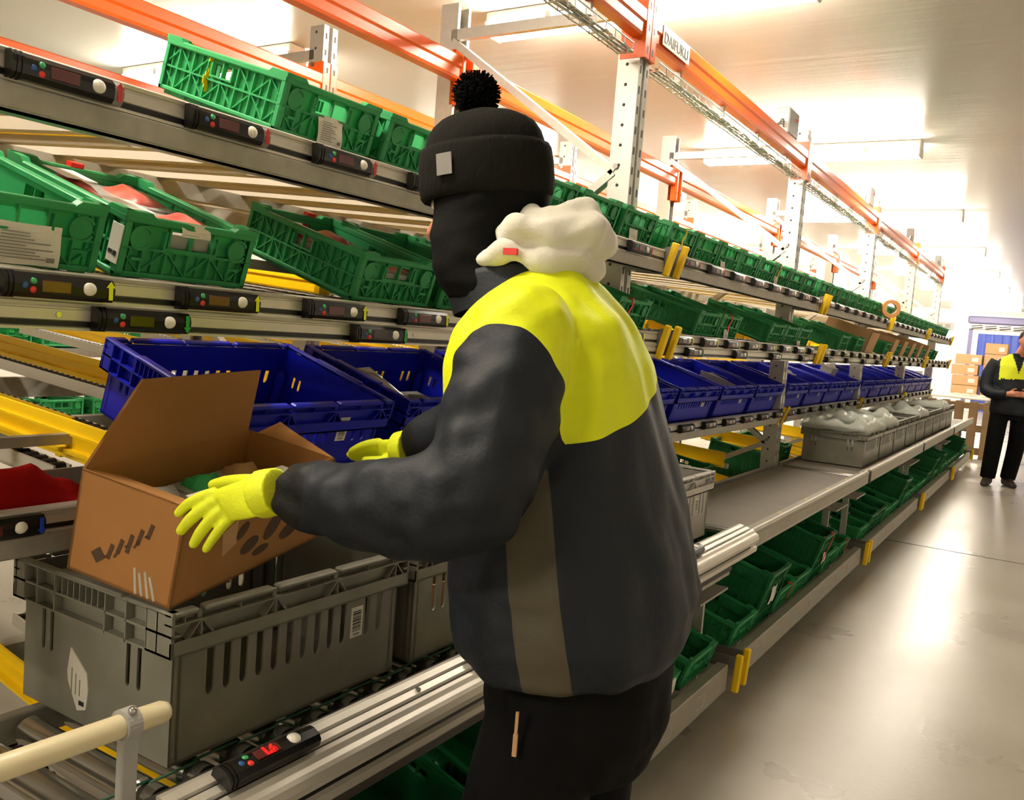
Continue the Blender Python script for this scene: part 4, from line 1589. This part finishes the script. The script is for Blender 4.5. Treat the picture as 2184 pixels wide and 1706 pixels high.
# continuous body under the clothes, with the face
HC = Vector((-0.8412, 1.2317, 1.4942))
b = MB()
b.loft(torso(.03, 0, 10))
b.tube([Vector((-0.7513, 1.2521, 1.3676)), Vector((-0.7847, 1.2474, 1.4126)), HC - UP * .03], [.06, .058, .06], 16)
HF = Vector((-.985, -.10, -.06)).normalized()
HL = Vector((HF.y * -1, HF.x, 0)).normalized() * -1
HL = UP.cross(HF).normalized()
HU = HF.cross(HL).normalized()
rg = []
for i in range(1, 14):
    a = math.pi * i / 14
    z = -math.cos(a)
    wide = math.sin(a) * (1.0 if z > -.2 else 1.0 + .12 * (z + .2))
    jaw = .012 * max(0, -z)
    rg.append(ring_at(HC + HU * (z * .118) + HF * jaw, HL, HF, .074 * wide, .092 * wide, 28, 2.1))
b.loft(rg)
b.tube([HC + HF * .082 + HU * .012, HC + HF * .098 - HU * .012, HC + HF * .110 - HU * .032, HC + HF * .094 - HU * .042], [.009, .012, .015, .010], 12)
b.ball(HC + HF * .088 - HU * .068, .016, 12, 8, 0, (.7, 1.2, .6))
for s in (-1, 1):
    b.ball(HC + HL * s * .074 - HF * .01 - HU * .01, .022, 10, 8, 0, (.8, .5, 1.3))
for A_, R_ in ((LARM, LRAD), (RARM, RRAD)):
    p_, q_ = dense(A_, [r_ * .62 for r_ in R_])
    b.tube(p_, q_, 14)
HIPL, HIPR = Vector((-0.5753, 1.1562, 0.8170)), Vector((-0.6099, 1.2954, 0.7682))
LLEG = [HIPL, Vector((-.62, 1.075, .48)), Vector((-.60, 1.06, .09))]
RLEG = [HIPR, Vector((-.60, 1.27, .48)), Vector((-.57, 1.28, .09))]
for A_ in (LLEG, RLEG):
    b.tube(dense(A_, [.075, .055, .04])[0], dense(A_, [.075, .055, .04])[1], 14)
body = put('body', union(b, .007, 4), 'skin', worker)
for s in (-1, 1):
    e = MB().ball(HC + HF * .081 + HL * s * .030 + HU * .012, .012, 12, 8)
    e.ball(HC + HF * .0905 + HL * s * .031 + HU * .012, .0045, 10, 6, 1)
    wput('eye', e, ['eye_white', 'ink'], worker)

# jacket
b = MB()
b.loft(torso())
p_, q_ = dense(LARM, LRAD)
b.tube(p_, q_, 20)
b.ball(LARM[0], .078, 18, 12)
p2, q2 = dense(RARM, RRAD)
b.tube(p2, q2, 18)
me = union(b, .006, 10)
# cloth folds
def cos_nos(me):
    import numpy as np
    n = len(me.vertices)
    a, c = np.empty(n * 3, 'f'), np.empty(n * 3, 'f')
    me.vertices.foreach_get('co', a)
    me.vertices.foreach_get('normal', c)
    return [Vector(q) for q in a.reshape(-1, 3).tolist()], [Vector(q) for q in c.reshape(-1, 3).tolist()]


def set_cos(me, cs):
    me.vertices.foreach_set('co', [x for c in cs for x in c])
    me.update()


armv = [Vector(p) for p in p_]
CO, NO = cos_nos(me)
out = []
for co, no in zip(CO, NO):
    dl = min((co - a).length for a in armv)
    arm = max(0, 1 - dl / .13)
    n1 = noise.noise((co.x * 9, co.y * 9, co.z * 3.2))
    n2 = noise.noise((co.x * 22 + 5, co.y * 22, co.z * 12))
    fold = noise.noise((co.x * 26, co.y * 26, co.z * 20 + 3)) * arm
    low = max(0, min(1, (1.1 - co.z) / .3))
    vert = noise.noise((co.x * 17 + 3, co.y * 17, co.z * 2.2 + co.y * 3))
    ribs = noise.noise((co.x * 10 + co.z * 26, co.y * 14, co.z * 16 - co.x * 22)) * arm
    ribs_t = noise.noise((co.x * 7, co.y * 7 + 9, co.z * 30)) * (1 - arm)
    out.append(co + no * (.0065 * n1 * (.5 + low) + .003 * n2 + .010 * fold + .015 * ribs + .0085 * vert * (1 - arm) + .006 * ribs_t * low))
set_cos(me, out)
CO = out
# zones: signed distances kept on the cloth, so that the seams stay smooth
S1, S2, S3 = Vector((-.673, .971, 1.303)), Vector((-.598, .993, 1.303)), Vector((-.572, 1.053, 1.160))
an = (S2 - S1).cross(S3 - S1).normalized()
if an.dot(LF) < 0:
    an = -an
Y1 = Vector((-.568, 1.054, 1.147))
yn = Vector((.0, -.31, 1)).normalized()


def spine(z):
    for i in range(len(TC) - 1):
        if TC[i].z <= z <= TC[i + 1].z:
            t = (z - TC[i].z) / (TC[i + 1].z - TC[i].z)
            return TC[i].lerp(TC[i + 1], t)
    return TC[0] if z < TC[0].z else TC[-1]


zy = me.attributes.new('yoke', 'FLOAT', 'POINT')
zp = me.attributes.new('side_panel', 'FLOAT', 'POINT')
zc_ = me.attributes.new('cuff', 'FLOAT', 'POINT')
yv, pv, cv = [], [], []
ef, el = Vector(p_[-1]), Vector(p2[-1])
for co in CO:
    c = spine(co.z)
    rel = co - c
    lat, fr = rel.dot(LF), rel.dot(F)
    ldist = (co - S1).dot(an)
    mir = co - LF * (2 * lat)
    rdist = (mir - S1).dot(an)
    above = (co - Y1).dot(yn)
    y = min(above, -ldist if lat > 0 else 1, -rdist if lat < 0 else 1)
    yv.append(y)
    ang = math.degrees(math.atan2(fr, max(lat, -.5)))
    w = min(5 - ang, ang + 13) / 100
    if lat > .12 and w > -.1 and co.z < 1.16:
        darm = min((co - a).length - r_ for a, r_ in zip(p_[6:], q_[6:]))
        pv.append(min(w, 1.14 - co.z, (darm - .012) * 4))
    else:
        pv.append(-.05)
    cv.append(max(.072 - (co - ef).length, .066 - (co - el).length))
zy.data.foreach_set('value', yv)
zp.data.foreach_set('value', pv)
zc_.data.foreach_set('value', cv)
jm = MATS['navy_fabric'].copy()
jm.name = 'jacket_fabric'
nt = jm.node_tree
bs = nt.nodes['Principled BSDF']
prev = None
col = nt.nodes.new('ShaderNodeRGB')
col.outputs[0].default_value = bs.inputs['Base Color'].default_value
prev = col.outputs[0]
for at, c_ in (('side_panel', (0.29, 0.268, 0.205)), ('yoke', (0.84, 0.88, 0.09)), ('cuff', (0.06, 0.058, 0.055))):
    a_ = nt.nodes.new('ShaderNodeAttribute')
    a_.attribute_name = at
    g_ = nt.nodes.new('ShaderNodeMath')
    g_.operation = 'GREATER_THAN'
    g_.inputs[1].default_value = 0.0
    nt.links.new(a_.outputs['Fac'], g_.inputs[0])
    mx = nt.nodes.new('ShaderNodeMixRGB')
    mx.inputs[2].default_value = srgb(c_) + (1,)
    nt.links.new(g_.outputs[0], mx.inputs[0])
    nt.links.new(prev, mx.inputs[1])
    prev = mx.outputs[0]
nt.links.new(prev, bs.inputs['Base Color'])
MATS['jacket_fabric'] = jm
jk = put('jacket', me, 'jacket_fabric', worker)

# stand collar
b = MB()
cb, ct = Vector((-0.7546, 1.2240, 1.3423)), Vector((-0.7927, 1.2289, 1.3950))
o_, i_ = [], []
for t in range(7):
    f_ = t / 6
    c = cb.lerp(ct, f_)
    o_.append(ring_at(c, LF, (F + UP * -.25).normalized(), .098 - .004 * f_, .118 - .008 * f_, 32, 2))
    i_.append(ring_at(c, LF, (F + UP * -.25).normalized(), .090 - .004 * f_, .110 - .008 * f_, 32, 2))
b.loft(o_ + i_[::-1], 0, True, False)
wput('collar', b, 'navy_fabric', worker)

# trousers and boots
b = MB()
hc = (HIPL + HIPR) / 2
b.loft([ring_at(hc + UP * .10, LF, F, .165, .125), ring_at(hc, LF, F, .178, .140), ring_at(hc - UP * .08, LF, F, .175, .140), ring_at(hc - UP * .15, LF, F, .15, .115)])
for A_ in (LLEG, RLEG):
    p3, q3 = dense(A_, [.104, .086, .066], 6)
    b.tube(p3, q3, 20)
me = union(b, .007, 8)
CO, NO = cos_nos(me)
set_cos(me, [co + no * (.006 * noise.noise((co.x * 14, co.y * 14, co.z * 7)) + .003 * noise.noise((co.x * 30, co.y * 30, co.z * 25))) for co, no in zip(CO, NO)])
tr = put('trousers', me, 'black_trouser', worker)
zb = Vector((-0.5842, 1.0179, 0.7248))
wput('zip_pull', MB().bar(zb + UP * .018, zb - UP * .014, .006, .004, LF).bar(zb + UP * .05, zb + UP * .018, .004, .003, LF), 'cardboard_pale', worker)
for A_ in (LLEG, RLEG):
    ft = A_[-1]
    b = MB()
    q = [(-.07, .045, .055), (-.03, .05, .07), (.03, .048, .055), (.10, .045, .038), (.17, .042, .030), (.20, .03, .022)]
    b.loft([ring_at(Vector((ft.x, ft.y, hh)) + F * dx, LF, UP, ww, hh, 20, 2.6) for dx, ww, hh in q])
    b.tube([Vector((ft.x, ft.y, .05)), ft + UP * .06], [.05, .052], 16)
    put('boot', union(b, .007, 4), 'boot_brown', worker)

# black snood over cheeks and neck, open at the face
b = MB()
SN = [((-0.8385, 1.2369, 1.5316), .092, .100), ((-0.8382, 1.2345, 1.5040), .092, .098), ((-0.8410, 1.2305, 1.4800), .090, .094), ((-0.8458, 1.2189, 1.4510), .086, .082), ((-0.8439, 1.2115, 1.4229), .084, .074), ((-0.8354, 1.2083, 1.3956), .085, .074), ((-0.8112, 1.2151, 1.3699), .09, .085), ((-0.7863, 1.2226, 1.3483), .09, .09)]
n = 48
rg = [ring_at(Vector(c), HL, HF, a, b_, n, 2.1) for c, a, b_ in SN]
dn = []
for k in range(len(rg) - 1):
    for j in range(5):
        t = j / 5
        dn.append([tuple(Vector(p).lerp(Vector(q), t)) for p, q in zip(rg[k], rg[k + 1])])
dn.append(rg[-1])
rg2 = []
for k, r_ in enumerate(dn):
    rr = []
    for i, p in enumerate(r_):
        p = Vector(p)
        w = .004 * noise.noise((p.x * 16, p.y * 16, p.z * 30)) + .002 * noise.noise((p.x * 50, p.y * 50, p.z * 50))
        c = Vector((sum(q[0] for q in r_) / n, sum(q[1] for q in r_) / n, sum(q[2] for q in r_) / n))
        rr.append(p + (p - c).normalized() * w)
    rg2.append(rr)
vs = [p for r_ in rg2 for p in r_]
fs = []
for k in range(len(rg2) - 1):
    for i in range(n):
        a = 360 * (i + .5) / n
        if 1 <= k <= 17 and abs(a - 90) < 40 - max(0, k - 12) * 5:
            continue
        j = (i + 1) % n
        fs.append((k * n + i, k * n + j, (k + 1) * n + j, (k + 1) * n + i))
b.add(vs, fs, 0, True)
sn = wput('snood', b, 'black_cloth', worker)
sm = sn.modifiers.new('thick', 'SOLIDIFY')
sm.thickness = .004
sm.offset = -1

# knitted hat: turned-up band, crown, pompom and a small woven label
HA = Vector((-.10, -.06, 1)).normalized()
HX = (HF - HA * HF.dot(HA)).normalized()
HY = HA.cross(HX)
C0 = Vector((-0.8470, 1.2308, 1.5229))
b = MB()
prof = [(-.006, .104), (-.010, .109), (-.004, .114), (.015, .1165), (.045, .1165), (.068, .114), (.076, .110), (.077, .105), (.072, .1035), (.080, .103), (.096, .0985), (.111, .089), (.123, .074), (.131, .054), (.136, .030), (.138, .008)]
rg = []
for s, r_ in prof:
    rr = ring_at(C0 + HA * s, HY, HX, r_ * .83, r_, 56, 2.1)
    rg.append([tuple(Vector(p) + (Vector(p) - C0).normalized() * .0018 * noise.noise((p[0] * 40, p[1] * 40, p[2] * 40))) for p in rr])
b.loft(rg)
hat = wput('knitted_hat', b, 'black_knit', worker)
lx = Vector((-0.8625, 1.1354, 1.5527))
b = MB()
cam_side = (Vector((0, 0, 1.3)) - lx).normalized()
rel = lx - (C0 + HA * (lx - C0).dot(HA))
for a0 in (-1,):
    ang0 = math.atan2(rel.dot(HX) / .1165, rel.dot(HY) / .0967)
    vs = []
    for j in range(2):
        for i in range(7):
            a = ang0 - .13 + .26 * i / 6
            for s in (.0005, .0022):
                vs.append(C0 + HA * (.022 + .034 * j) + HY * (.0967 + .0022 + s) * math.cos(a) + HX * (.1165 + .0022 + s) * math.sin(a))
    fs = []
    for i in range(6):
        q = lambda j, i, s: j * 14 + i * 2 + s
        fs += [(q(0, i, 1), q(0, i + 1, 1), q(1, i + 1, 1), q(1, i, 1)), (q(0, i, 0), q(1, i, 0), q(1, i + 1, 0), q(0, i + 1, 0)), (q(0, i, 0), q(0, i + 1, 0), q(0, i + 1, 1), q(0, i, 1)), (q(1, i, 0), q(1, i, 1), q(1, i + 1, 1), q(1, i + 1, 0))]
    b.add(vs, fs)
wput('hat_label', b, 'sticker_grey', worker)
PC = Vector((-0.8737, 1.2177, 1.6851))
b = MB()
b.ball(PC, .029, 16, 10)
rnd = random.Random(3)
for i in range(1500):
    d_ = Vector((rnd.gauss(0, 1), rnd.gauss(0, 1), rnd.gauss(0, 1))).normalized()
    sd = d_.orthogonal().normalized() * .0021
    s2 = d_.cross(sd)
    p = PC + d_ * .024
    q = PC + (d_ + Vector((rnd.gauss(0, .13), rnd.gauss(0, .13), rnd.gauss(0, .13)))).normalized() * rnd.uniform(.034, .0425)
    b.add([p + sd, p - sd * .5 + s2, p - sd * .5 - s2, q + sd * .5, q - sd * .25 + s2 * .5, q - sd * .25 - s2 * .5], [(0, 1, 4, 3), (1, 2, 5, 4), (2, 0, 3, 5), (3, 4, 5)])
wput('pompom', b, 'black_cloth', worker)

# hood of the pullover bunched round the neck
b = MB()


def hood_roll(c, ra, rb, thick, tall, lift, seed, n=90, m=22, back=None):
    rg = []
    for i in range(n):
        a = 2 * math.pi * i / n
        bk = .5 - .5 * math.sin(a)                 # 0 at the front, 1 at the back
        ctr = c + LF * ra * math.cos(a) + F * rb * math.sin(a) + UP * (lift * bk)
        out = (LF * math.cos(a) * rb + F * math.sin(a) * ra).normalized()
        r_ = []
        for j in range(m):
            t = 2 * math.pi * j / m
            th = thick * (.75 + .5 * bk)
            tl = tall * (.45 + .75 * bk)
            p = ctr + out * th * math.cos(t) + UP * tl * math.sin(t)
            q = p + out * (.010 * noise.noise((p.x * 17 + seed, p.y * 17, p.z * 26)) + .006 * noise.noise((p.x * 34, p.y * 34 + seed, p.z * 40))) + UP * .012 * noise.noise((a * 1.6, seed, 2.2))
            r_.append(tuple(q))
        rg.append(r_)
    rg.append(rg[0])
    return rg


b.loft(hood_roll(Vector((-0.7619, 1.2501, 1.4166)), .106, .098, .015, .019, -.004, 1.0), 0, True, False)
b.loft(hood_roll(Vector((-0.7417, 1.2658, 1.4497)), .094, .084, .024, .032, .012, 4.0), 0, True, False)
b.loft(hood_roll(Vector((-0.7247, 1.2667, 1.4730)), .060, .052, .022, .030, .012, 9.0), 0, True, False)
me = union(b, .0045, 3)
CO, NO = cos_nos(me)
out = []
for co, no in zip(CO, NO):
    d_ = co - Vector((-0.7523, 1.2581, 1.4378))
    a = math.atan2(d_.dot(F), d_.dot(LF))
    w = math.sin(a * 5 + 34 * d_.z + 2 * noise.noise((co.x * 12, co.y * 12, 5))) * .0055 + .007 * noise.noise((co.x * 24, co.y * 24, co.z * 15))
    out.append(co + no * w)
set_cos(me, out)
put('hood', me, 'hood_fleece', worker)
ht = Vector((-0.7128, 1.0809, 1.4282))
ht = min(CO, key=lambda q: (q - ht).length)
wput('hood_tag', MB().bar(ht - LF * .004, ht + LF * .004, .022, .010, UP), 'red_clip', worker)


# gloves: palm, four curled fingers and a thumb in one skin
def glove(palm, fingers, thumb, cuffp, name='glove'):
    b = MB()
    W0, W1, K0, K1, nrm, th = palm
    W0, W1, K0, K1 = Vector(W0), Vector(W1), Vector(K0), Vector(K1)
    rg = []
    for i in range(7):
        t = i / 6
        a, c = W0.lerp(K0, t), W1.lerp(K1, t)
        mid = (a + c) / 2
        u = (c - a) / 2
        bulge = .15 * math.sin(math.pi * t)
        rg.append(ring_at(mid, u.normalized(), nrm, u.length * (1 + bulge * .4), th * (.85 + .35 * math.sin(math.pi * t * .9)), 20, 2.4))
    b.loft(rg)
    for f_ in fingers:
        pts, r0 = f_
        p_, q_ = dense(pts, [r0, r0 * 1.0, r0 * .95, r0 * .78], 4)
        b.tube(p_, q_, 12)
        b.ball(p_[-1], r0 * .78, 10, 8)
    p_, q_ = dense(thumb, [.014, .0125, .0115, .009], 4)
    b.tube(p_, q_, 12)
    b.ball(p_[-1], .009, 10, 8)
    p_, q_ = cuffp
    b.tube(p_, q_, 18)
    return put(name, union(b, .0026, 5), 'glove_yellow', worker)


nl = (Vector((0, 0, 1.3)) - Vector((-0.9990, 0.8791, 1.0237))).normalized()
glove(((-0.9375, 0.8826, 1.0728), (-0.9311, 0.8584, 1.0120), (-1.0589, 0.8699, 1.0247), (-1.0151, 0.8710, 0.9852), nl, .016),
      [([(-1.0511, 0.8724, 1.0229), (-1.0721, 0.8641, 1.0132), (-1.0967, 0.8587, 0.9988), (-1.1133, 0.8546, 0.9827)], .0095),
       ([(-1.0415, 0.8720, 1.0145), (-1.0622, 0.8622, 0.9994), (-1.0855, 0.8546, 0.9776), (-1.1019, 0.8515, 0.9576)], .0102),
       ([(-1.0300, 0.8736, 1.0035), (-1.0454, 0.8648, 0.9877), (-1.0631, 0.8583, 0.9639), (-1.0773, 0.8563, 0.9413)], .0098),
       ([(-1.0158, 0.8746, 0.9917), (-1.0277, 0.8681, 0.9777), (-1.0426, 0.8636, 0.9563), (-1.0563, 0.8622, 0.9366)], .0082)],
      [(-1.0004, 0.8968, 1.0427), (-1.0443, 0.9082, 1.0359), (-1.0849, 0.9158, 1.0271), (-1.1115, 0.9153, 1.0198)],
      ([(-0.9243, 0.8759, 1.0456), (-0.9374, 0.8742, 1.0416), (-0.9545, 0.8742, 1.0360)], [.034, .035, .036]), 'glove')
nr = (Vector((0, 0, 1.3)) - Vector((-1.1593, 1.3533, 1.0403))).normalized()
glove(((-1.0875, 1.3555, 1.0661), (-1.0919, 1.3713, 1.0245), (-1.1531, 1.3531, 1.0575), (-1.1599, 1.3677, 1.0188), nr, .022),
      [([(-1.1460, 1.3539, 1.0536), (-1.1670, 1.3470, 1.0483), (-1.1916, 1.3443, 1.0384), (-1.2129, 1.3434, 1.0268)], .0095),
       ([(-1.1512, 1.3609, 1.0437), (-1.1752, 1.3544, 1.0380), (-1.2021, 1.3512, 1.0277), (-1.2237, 1.3503, 1.0179)], .010),
       ([(-1.1551, 1.3665, 1.0331), (-1.1789, 1.3624, 1.0281), (-1.2039, 1.3596, 1.0199), (-1.2227, 1.3583, 1.0114)], .0095),
       ([(-1.1591, 1.3721, 1.0234), (-1.1791, 1.3693, 1.0198), (-1.1997, 1.3671, 1.0131), (-1.2159, 1.3655, 1.0069)], .008)],
      [(-1.1034, 1.3536, 1.0319), (-1.1182, 1.3434, 1.0211), (-1.1440, 1.3381, 1.0159), (-1.1663, 1.3353, 1.0148)],
      ([(-1.0807, 1.3637, 1.0494), (-1.0942, 1.3629, 1.0467), (-1.1109, 1.3613, 1.0445)], [.038, .037, .034]), 'glove')

# ---------------------------------------------------------------- the carton being emptied
A = Vector((-1.1144, .8712, .989))
u_ = Vector((-.194, -.054, .037)).normalized()
v_ = Vector((-.139, .514, .026))
v_ = (v_ - u_ * v_.dot(u_)).normalized()
w_ = v_.cross(u_)
if w_.z < 0:
    w_ = -w_
BM = Matrix((v_, u_, w_)).transposed().to_4x4()      # the carton's own x runs along its long side
UL, VL, HL_ = .204, .462, .173
org = A - w_ * HL_
bx = thing('cardboard_box', 'open brown carton tipped over the near grey box by the worker', 'box', org, BM.to_euler(), None)
t = .005


class SB(MB):
    def build(s, *a, **k):
        s.v = [(q[1], q[0], q[2]) for q in s.v]
        return MB.build(s, *a, **k)


SB().box(0, UL, 0, VL, 0, t).box(0, t, 0, VL, 0, HL_).box(UL - t, UL, 0, VL, 0, HL_).box(0, UL, 0, t, 0, HL_).box(0, UL, VL - t, VL, 0, HL_).build('walls', 'cardboard', bx)
# raised flap along the far long side, folded flap on the near short side, torn flap at the far end
b = SB()
b.add([(UL, -.0, HL_), (UL, VL * .97, HL_), (UL + .02, VL * 1.05, HL_ + .124), (UL + .02, .128, HL_ + .133), (UL - t, -.0, HL_), (UL - t, VL * .97, HL_), (UL + .02 - t, VL * 1.05, HL_ + .124), (UL + .02 - t, .128, HL_ + .133)],
      [(0, 1, 2, 3), (7, 6, 5, 4), (0, 4, 5, 1), (1, 5, 6, 2), (2, 6, 7, 3), (3, 7, 4, 0)])
b.build('raised_flap', 'cardboard', bx)
b = SB()
b.add([(0, 0, HL_ + .001), (UL, 0, HL_ + .001), (UL * .93, .075, HL_ - .022), (UL * .05, .075, HL_ - .022), (0, 0, HL_ - .003), (UL, 0, HL_ - .003), (UL * .93, .075, HL_ - .026), (UL * .05, .075, HL_ - .026)], [(0, 1, 2, 3), (7, 6, 5, 4), (0, 4, 5, 1), (1, 5, 6, 2), (2, 6, 7, 3), (3, 7, 4, 0)])
b.build('folded_flap', 'cardboard_in', bx)
b = SB()
b.add([(0, VL, HL_), (UL * .9, VL, HL_), (UL * .8, VL + .05, HL_ + .02), (.02, VL + .06, HL_ - .03), (0, VL - t, HL_), (UL * .9, VL - t, HL_), (UL * .8, VL + .045, HL_ + .024), (.02, VL + .055, HL_ - .026)], [(0, 1, 2, 3), (7, 6, 5, 4), (0, 4, 5, 1), (1, 5, 6, 2), (2, 6, 7, 3), (3, 7, 4, 0)])
b.build('torn_flap', 'cardboard_in', bx)
b = SB()
rnd = random.Random(11)
for i in range(5):
    x = .055 + i * .017
    z = .125 - i * .014
    b.bar((x, -.0006, z), (x + .006, -.0006, z - rnd.uniform(.018, .034)), .007, .0008, (0, 1, 0))
    b.bar((x + .004, -.0006, z - .02), (x + .011, -.0006, z - .024 - .01 * (i % 2)), .004, .0008, (0, 1, 0))
b.bar((.14, -.0006, .05), (.155, -.0006, .036), .02, .0008, (0, 1, 0))
b.build('printed_mark', 'print_brown', bx)
b = SB()
for y, z, w, h in ((.20, .055, .05, .03), (.27, .075, .045, .05), (.33, .05, .06, .03), (.36, .10, .03, .05), (.24, .035, .05, .018), (.17, .09, .03, .03)):
    b.prism([(y + w * .5 * math.cos(a) + .3 * h * math.sin(a), z + h * .5 * math.sin(a)) for a in [2 * math.pi * q / 14 for q in range(14)]], -.0008, .0002, 'x')
b.build('printed_picture', 'print_brown', bx)
SB().prism([(.11, .10), (.15, .115), (.155, .07), (.12, .055)], -.0008, .0004, 'x').build('printed_spot', 'cardboard_pale', bx)
SB().prism([(.40, .05), (.47, .06), (.48, .13), (.42, .135)], -.0008, .0004, 'x').build('printed_patch', 'cardboard_pale', bx)
b = SB()
for i in range(4):
    b.bar((.03 + i * .012, -.001, .004), (.045 + i * .010, -.001, .040 + .006 * (i % 2)), .004, .0012, (0, 1, 0))
b.build('torn_tape', 'plastic_film', bx)


def in_box(x, y, z):
    return org + u_ * x + v_ * y + w_ * z


for i, (x, y, mt, lb) in enumerate(((.105, .125, 'clear_pack', 'clear wrapped pack in the brown carton, nearest its raised corner'), (.105, .245, 'green_bright', 'greenish wrapped pack in the middle of the brown carton'), (.105, .365, 'cardboard_pale', 'tan wrapped pack at the far end of the brown carton'))):
    p = pack(lb, in_box(x, y, .010), BM.to_euler(), .11, .15, .128, mt, group='packs in the brown carton')

# ---------------------------------------------------------------- second worker far down the aisle
man = thing('person', 'second worker in yellow and navy jacket standing far down the aisle', 'person', (-.42, 11.05, 0))
man.rotation_euler = (0, 0, R(14))
X_, Y_, Z_ = Vector((1, 0, 0)), Vector((0, -1, 0)), Vector((0, 0, 1))    # his left, his front, up
hd = Vector((.06, -.10, 1.615))
b = MB()
rg = []
for i in range(1, 12):
    a = math.pi * i / 12
    rg.append(ring_at(hd - Z_ * math.cos(a) * .118, X_, Y_, .074 * math.sin(a), .094 * math.sin(a), 22, 2.1))
b.loft(rg)
b.tube([hd + Y_ * .085 + Z_ * .01, hd + Y_ * .112 - Z_ * .028, hd + Y_ * .09 - Z_ * .035], [.010, .015, .010], 10)
for s in (-1, 1):
    b.ball(hd + X_ * s * .075 - Z_ * .01, .022, 10, 8, 0, (.5, .8, 1.3))
b.tube([Vector((0, 0, 1.40)), hd - Z_ * .05], [.06, .055], 14)
b.loft([ring_at(Vector((0, 0, z)), X_, Y_, a, d_) for z, a, d_ in ((.86, .14, .10), (1.1, .14, .10), (1.35, .16, .10), (1.42, .08, .07))])
MA = {}
for s in (-1, 1):
    MA[s] = [Vector((s * .185, 0, 1.37)), Vector((s * .25, .015, 1.22)), Vector((s * .265, -.02, 1.06)), Vector((s * .20, -.15, 1.02)), Vector((s * .10, -.235, 1.03))]
    b.tube(*dense(MA[s], [.045, .045, .042, .036, .028]), 12)
    h0 = MA[s][-1]
    hdir = Vector((-s * .8, -.45, .05)).normalized()
    b.tube([h0, h0 + hdir * .05, h0 + hdir * .085], [.028, .034, .032], 12)
    for q in range(4):
        f0 = h0 + hdir * .085 + Z_ * (.024 - .016 * q)
        b.tube([f0, f0 + hdir * .035, f0 + hdir * .058 + Vector((0, .02, 0)), f0 + hdir * .06 + Vector((0, .04, 0))], [.010, .0095, .009, .008], 8)
    b.tube([h0 + hdir * .03 + Z_ * .03, h0 + hdir * .06 + Z_ * .055, h0 + hdir * .09 + Z_ * .06], [.011, .010, .008], 8)
ML = {-1: [Vector((-.10, .0, .90)), Vector((-.13, -.03, .48)), Vector((-.15, -.01, .08))], 1: [Vector((.10, 0, .90)), Vector((.10, .02, .48)), Vector((.07, .10, .08))]}
for s in (-1, 1):
    b.tube(*dense(ML[s], [.07, .055, .04]), 12)


def lput(name, me, m):
    o = D.objects.new(name, me)
    for q in (m if isinstance(m, (list, tuple)) else [m]):
        me.materials.append(MATS[q])
    COL.objects.link(o)
    o.parent = man
    return o


lput('body', union(b, .008, 3), 'skin')
b = MB()
b.loft([ring_at(hd + Z_ * z, X_, Y_ , a, d_, 22, 2.1) for z, a, d_ in ((-.06, .02, .03), (0, .079, .07), (.04, .082, .095), (.08, .070, .085), (.115, .040, .05), (.124, .01, .012))])
me = b.mesh('hair', [], True)
for v in me.vertices:
    v.co.y += .022
lput('hair', me, 'hair_brown')
b = MB()
b.loft([ring_at(Vector((0, y, z)), X_, Y_, a, d_) for z, a, d_, y in ((.80, .20, .155, 0), (.84, .21, .165, 0), (1.0, .205, .16, 0), (1.2, .215, .155, 0), (1.33, .215, .14, 0), (1.40, .17, .11, .0), (1.44, .10, .09, 0), (1.47, .075, .08, -.02))])
for s in (-1, 1):
    b.tube(*dense(MA[s], [.075, .078, .074, .062, .046]), 16)
me = union(b, .010, 6)
CO, NO = cos_nos(me)
set_cos(me, [co + no * (.010 * noise.noise((co.x * 11, co.y * 11, co.z * 9))) for co, no in zip(CO, NO)])
me.materials.append(MATS['navy_fabric'])
me.materials.append(MATS['hivis_fabric'])
for p in me.polygons:
    c = p.center
    if 1.17 + .0 * c.x < c.z < 1.46 and abs(c.x) < .175 - max(0, c.z - 1.36) * .3 and not (c.y < 0 and abs(c.x) < .055 * max(0, (c.z - 1.25) / .18)) and not (c.y < -.12 and c.z < 1.19):
        p.material_index = 1
o = D.objects.new('jacket', me)
COL.objects.link(o)
o.parent = man
b = MB()
b.loft([ring_at(Vector((0, 0, z)), X_, Y_, a, d_) for z, a, d_ in ((.98, .165, .12), (.88, .175, .13), (.80, .17, .125), (.74, .13, .10))])
for s in (-1, 1):
    b.tube(*dense(ML[s], [.10, .088, .078], 6), 16)
lput('trousers', union(b, .009, 6), 'black_trouser')
for s in (-1, 1):
    ft = ML[s][-1]
    b = MB()
    dr_ = Vector((s * .25 - .1, -1, 0)).normalized()
    b.loft([ring_at(Vector((ft.x, ft.y, hh)) + dr_ * dx, dr_.cross(Z_), Z_, ww, hh, 18, 2.6) for dx, ww, hh in ((-.07, .042, .05), (-.02, .048, .062), (.05, .046, .05), (.12, .044, .036), (.18, .04, .028), (.21, .025, .02))])
    b.tube([Vector((ft.x, ft.y, .05)), ft + Z_ * .05], [.048, .052], 14)
    lput('boot', union(b, .009, 3), 'boot_brown')
MB().box(-.275, -.245, -.06, -.04, 1.16, 1.19).build('sleeve_patch', 'red_clip', man)
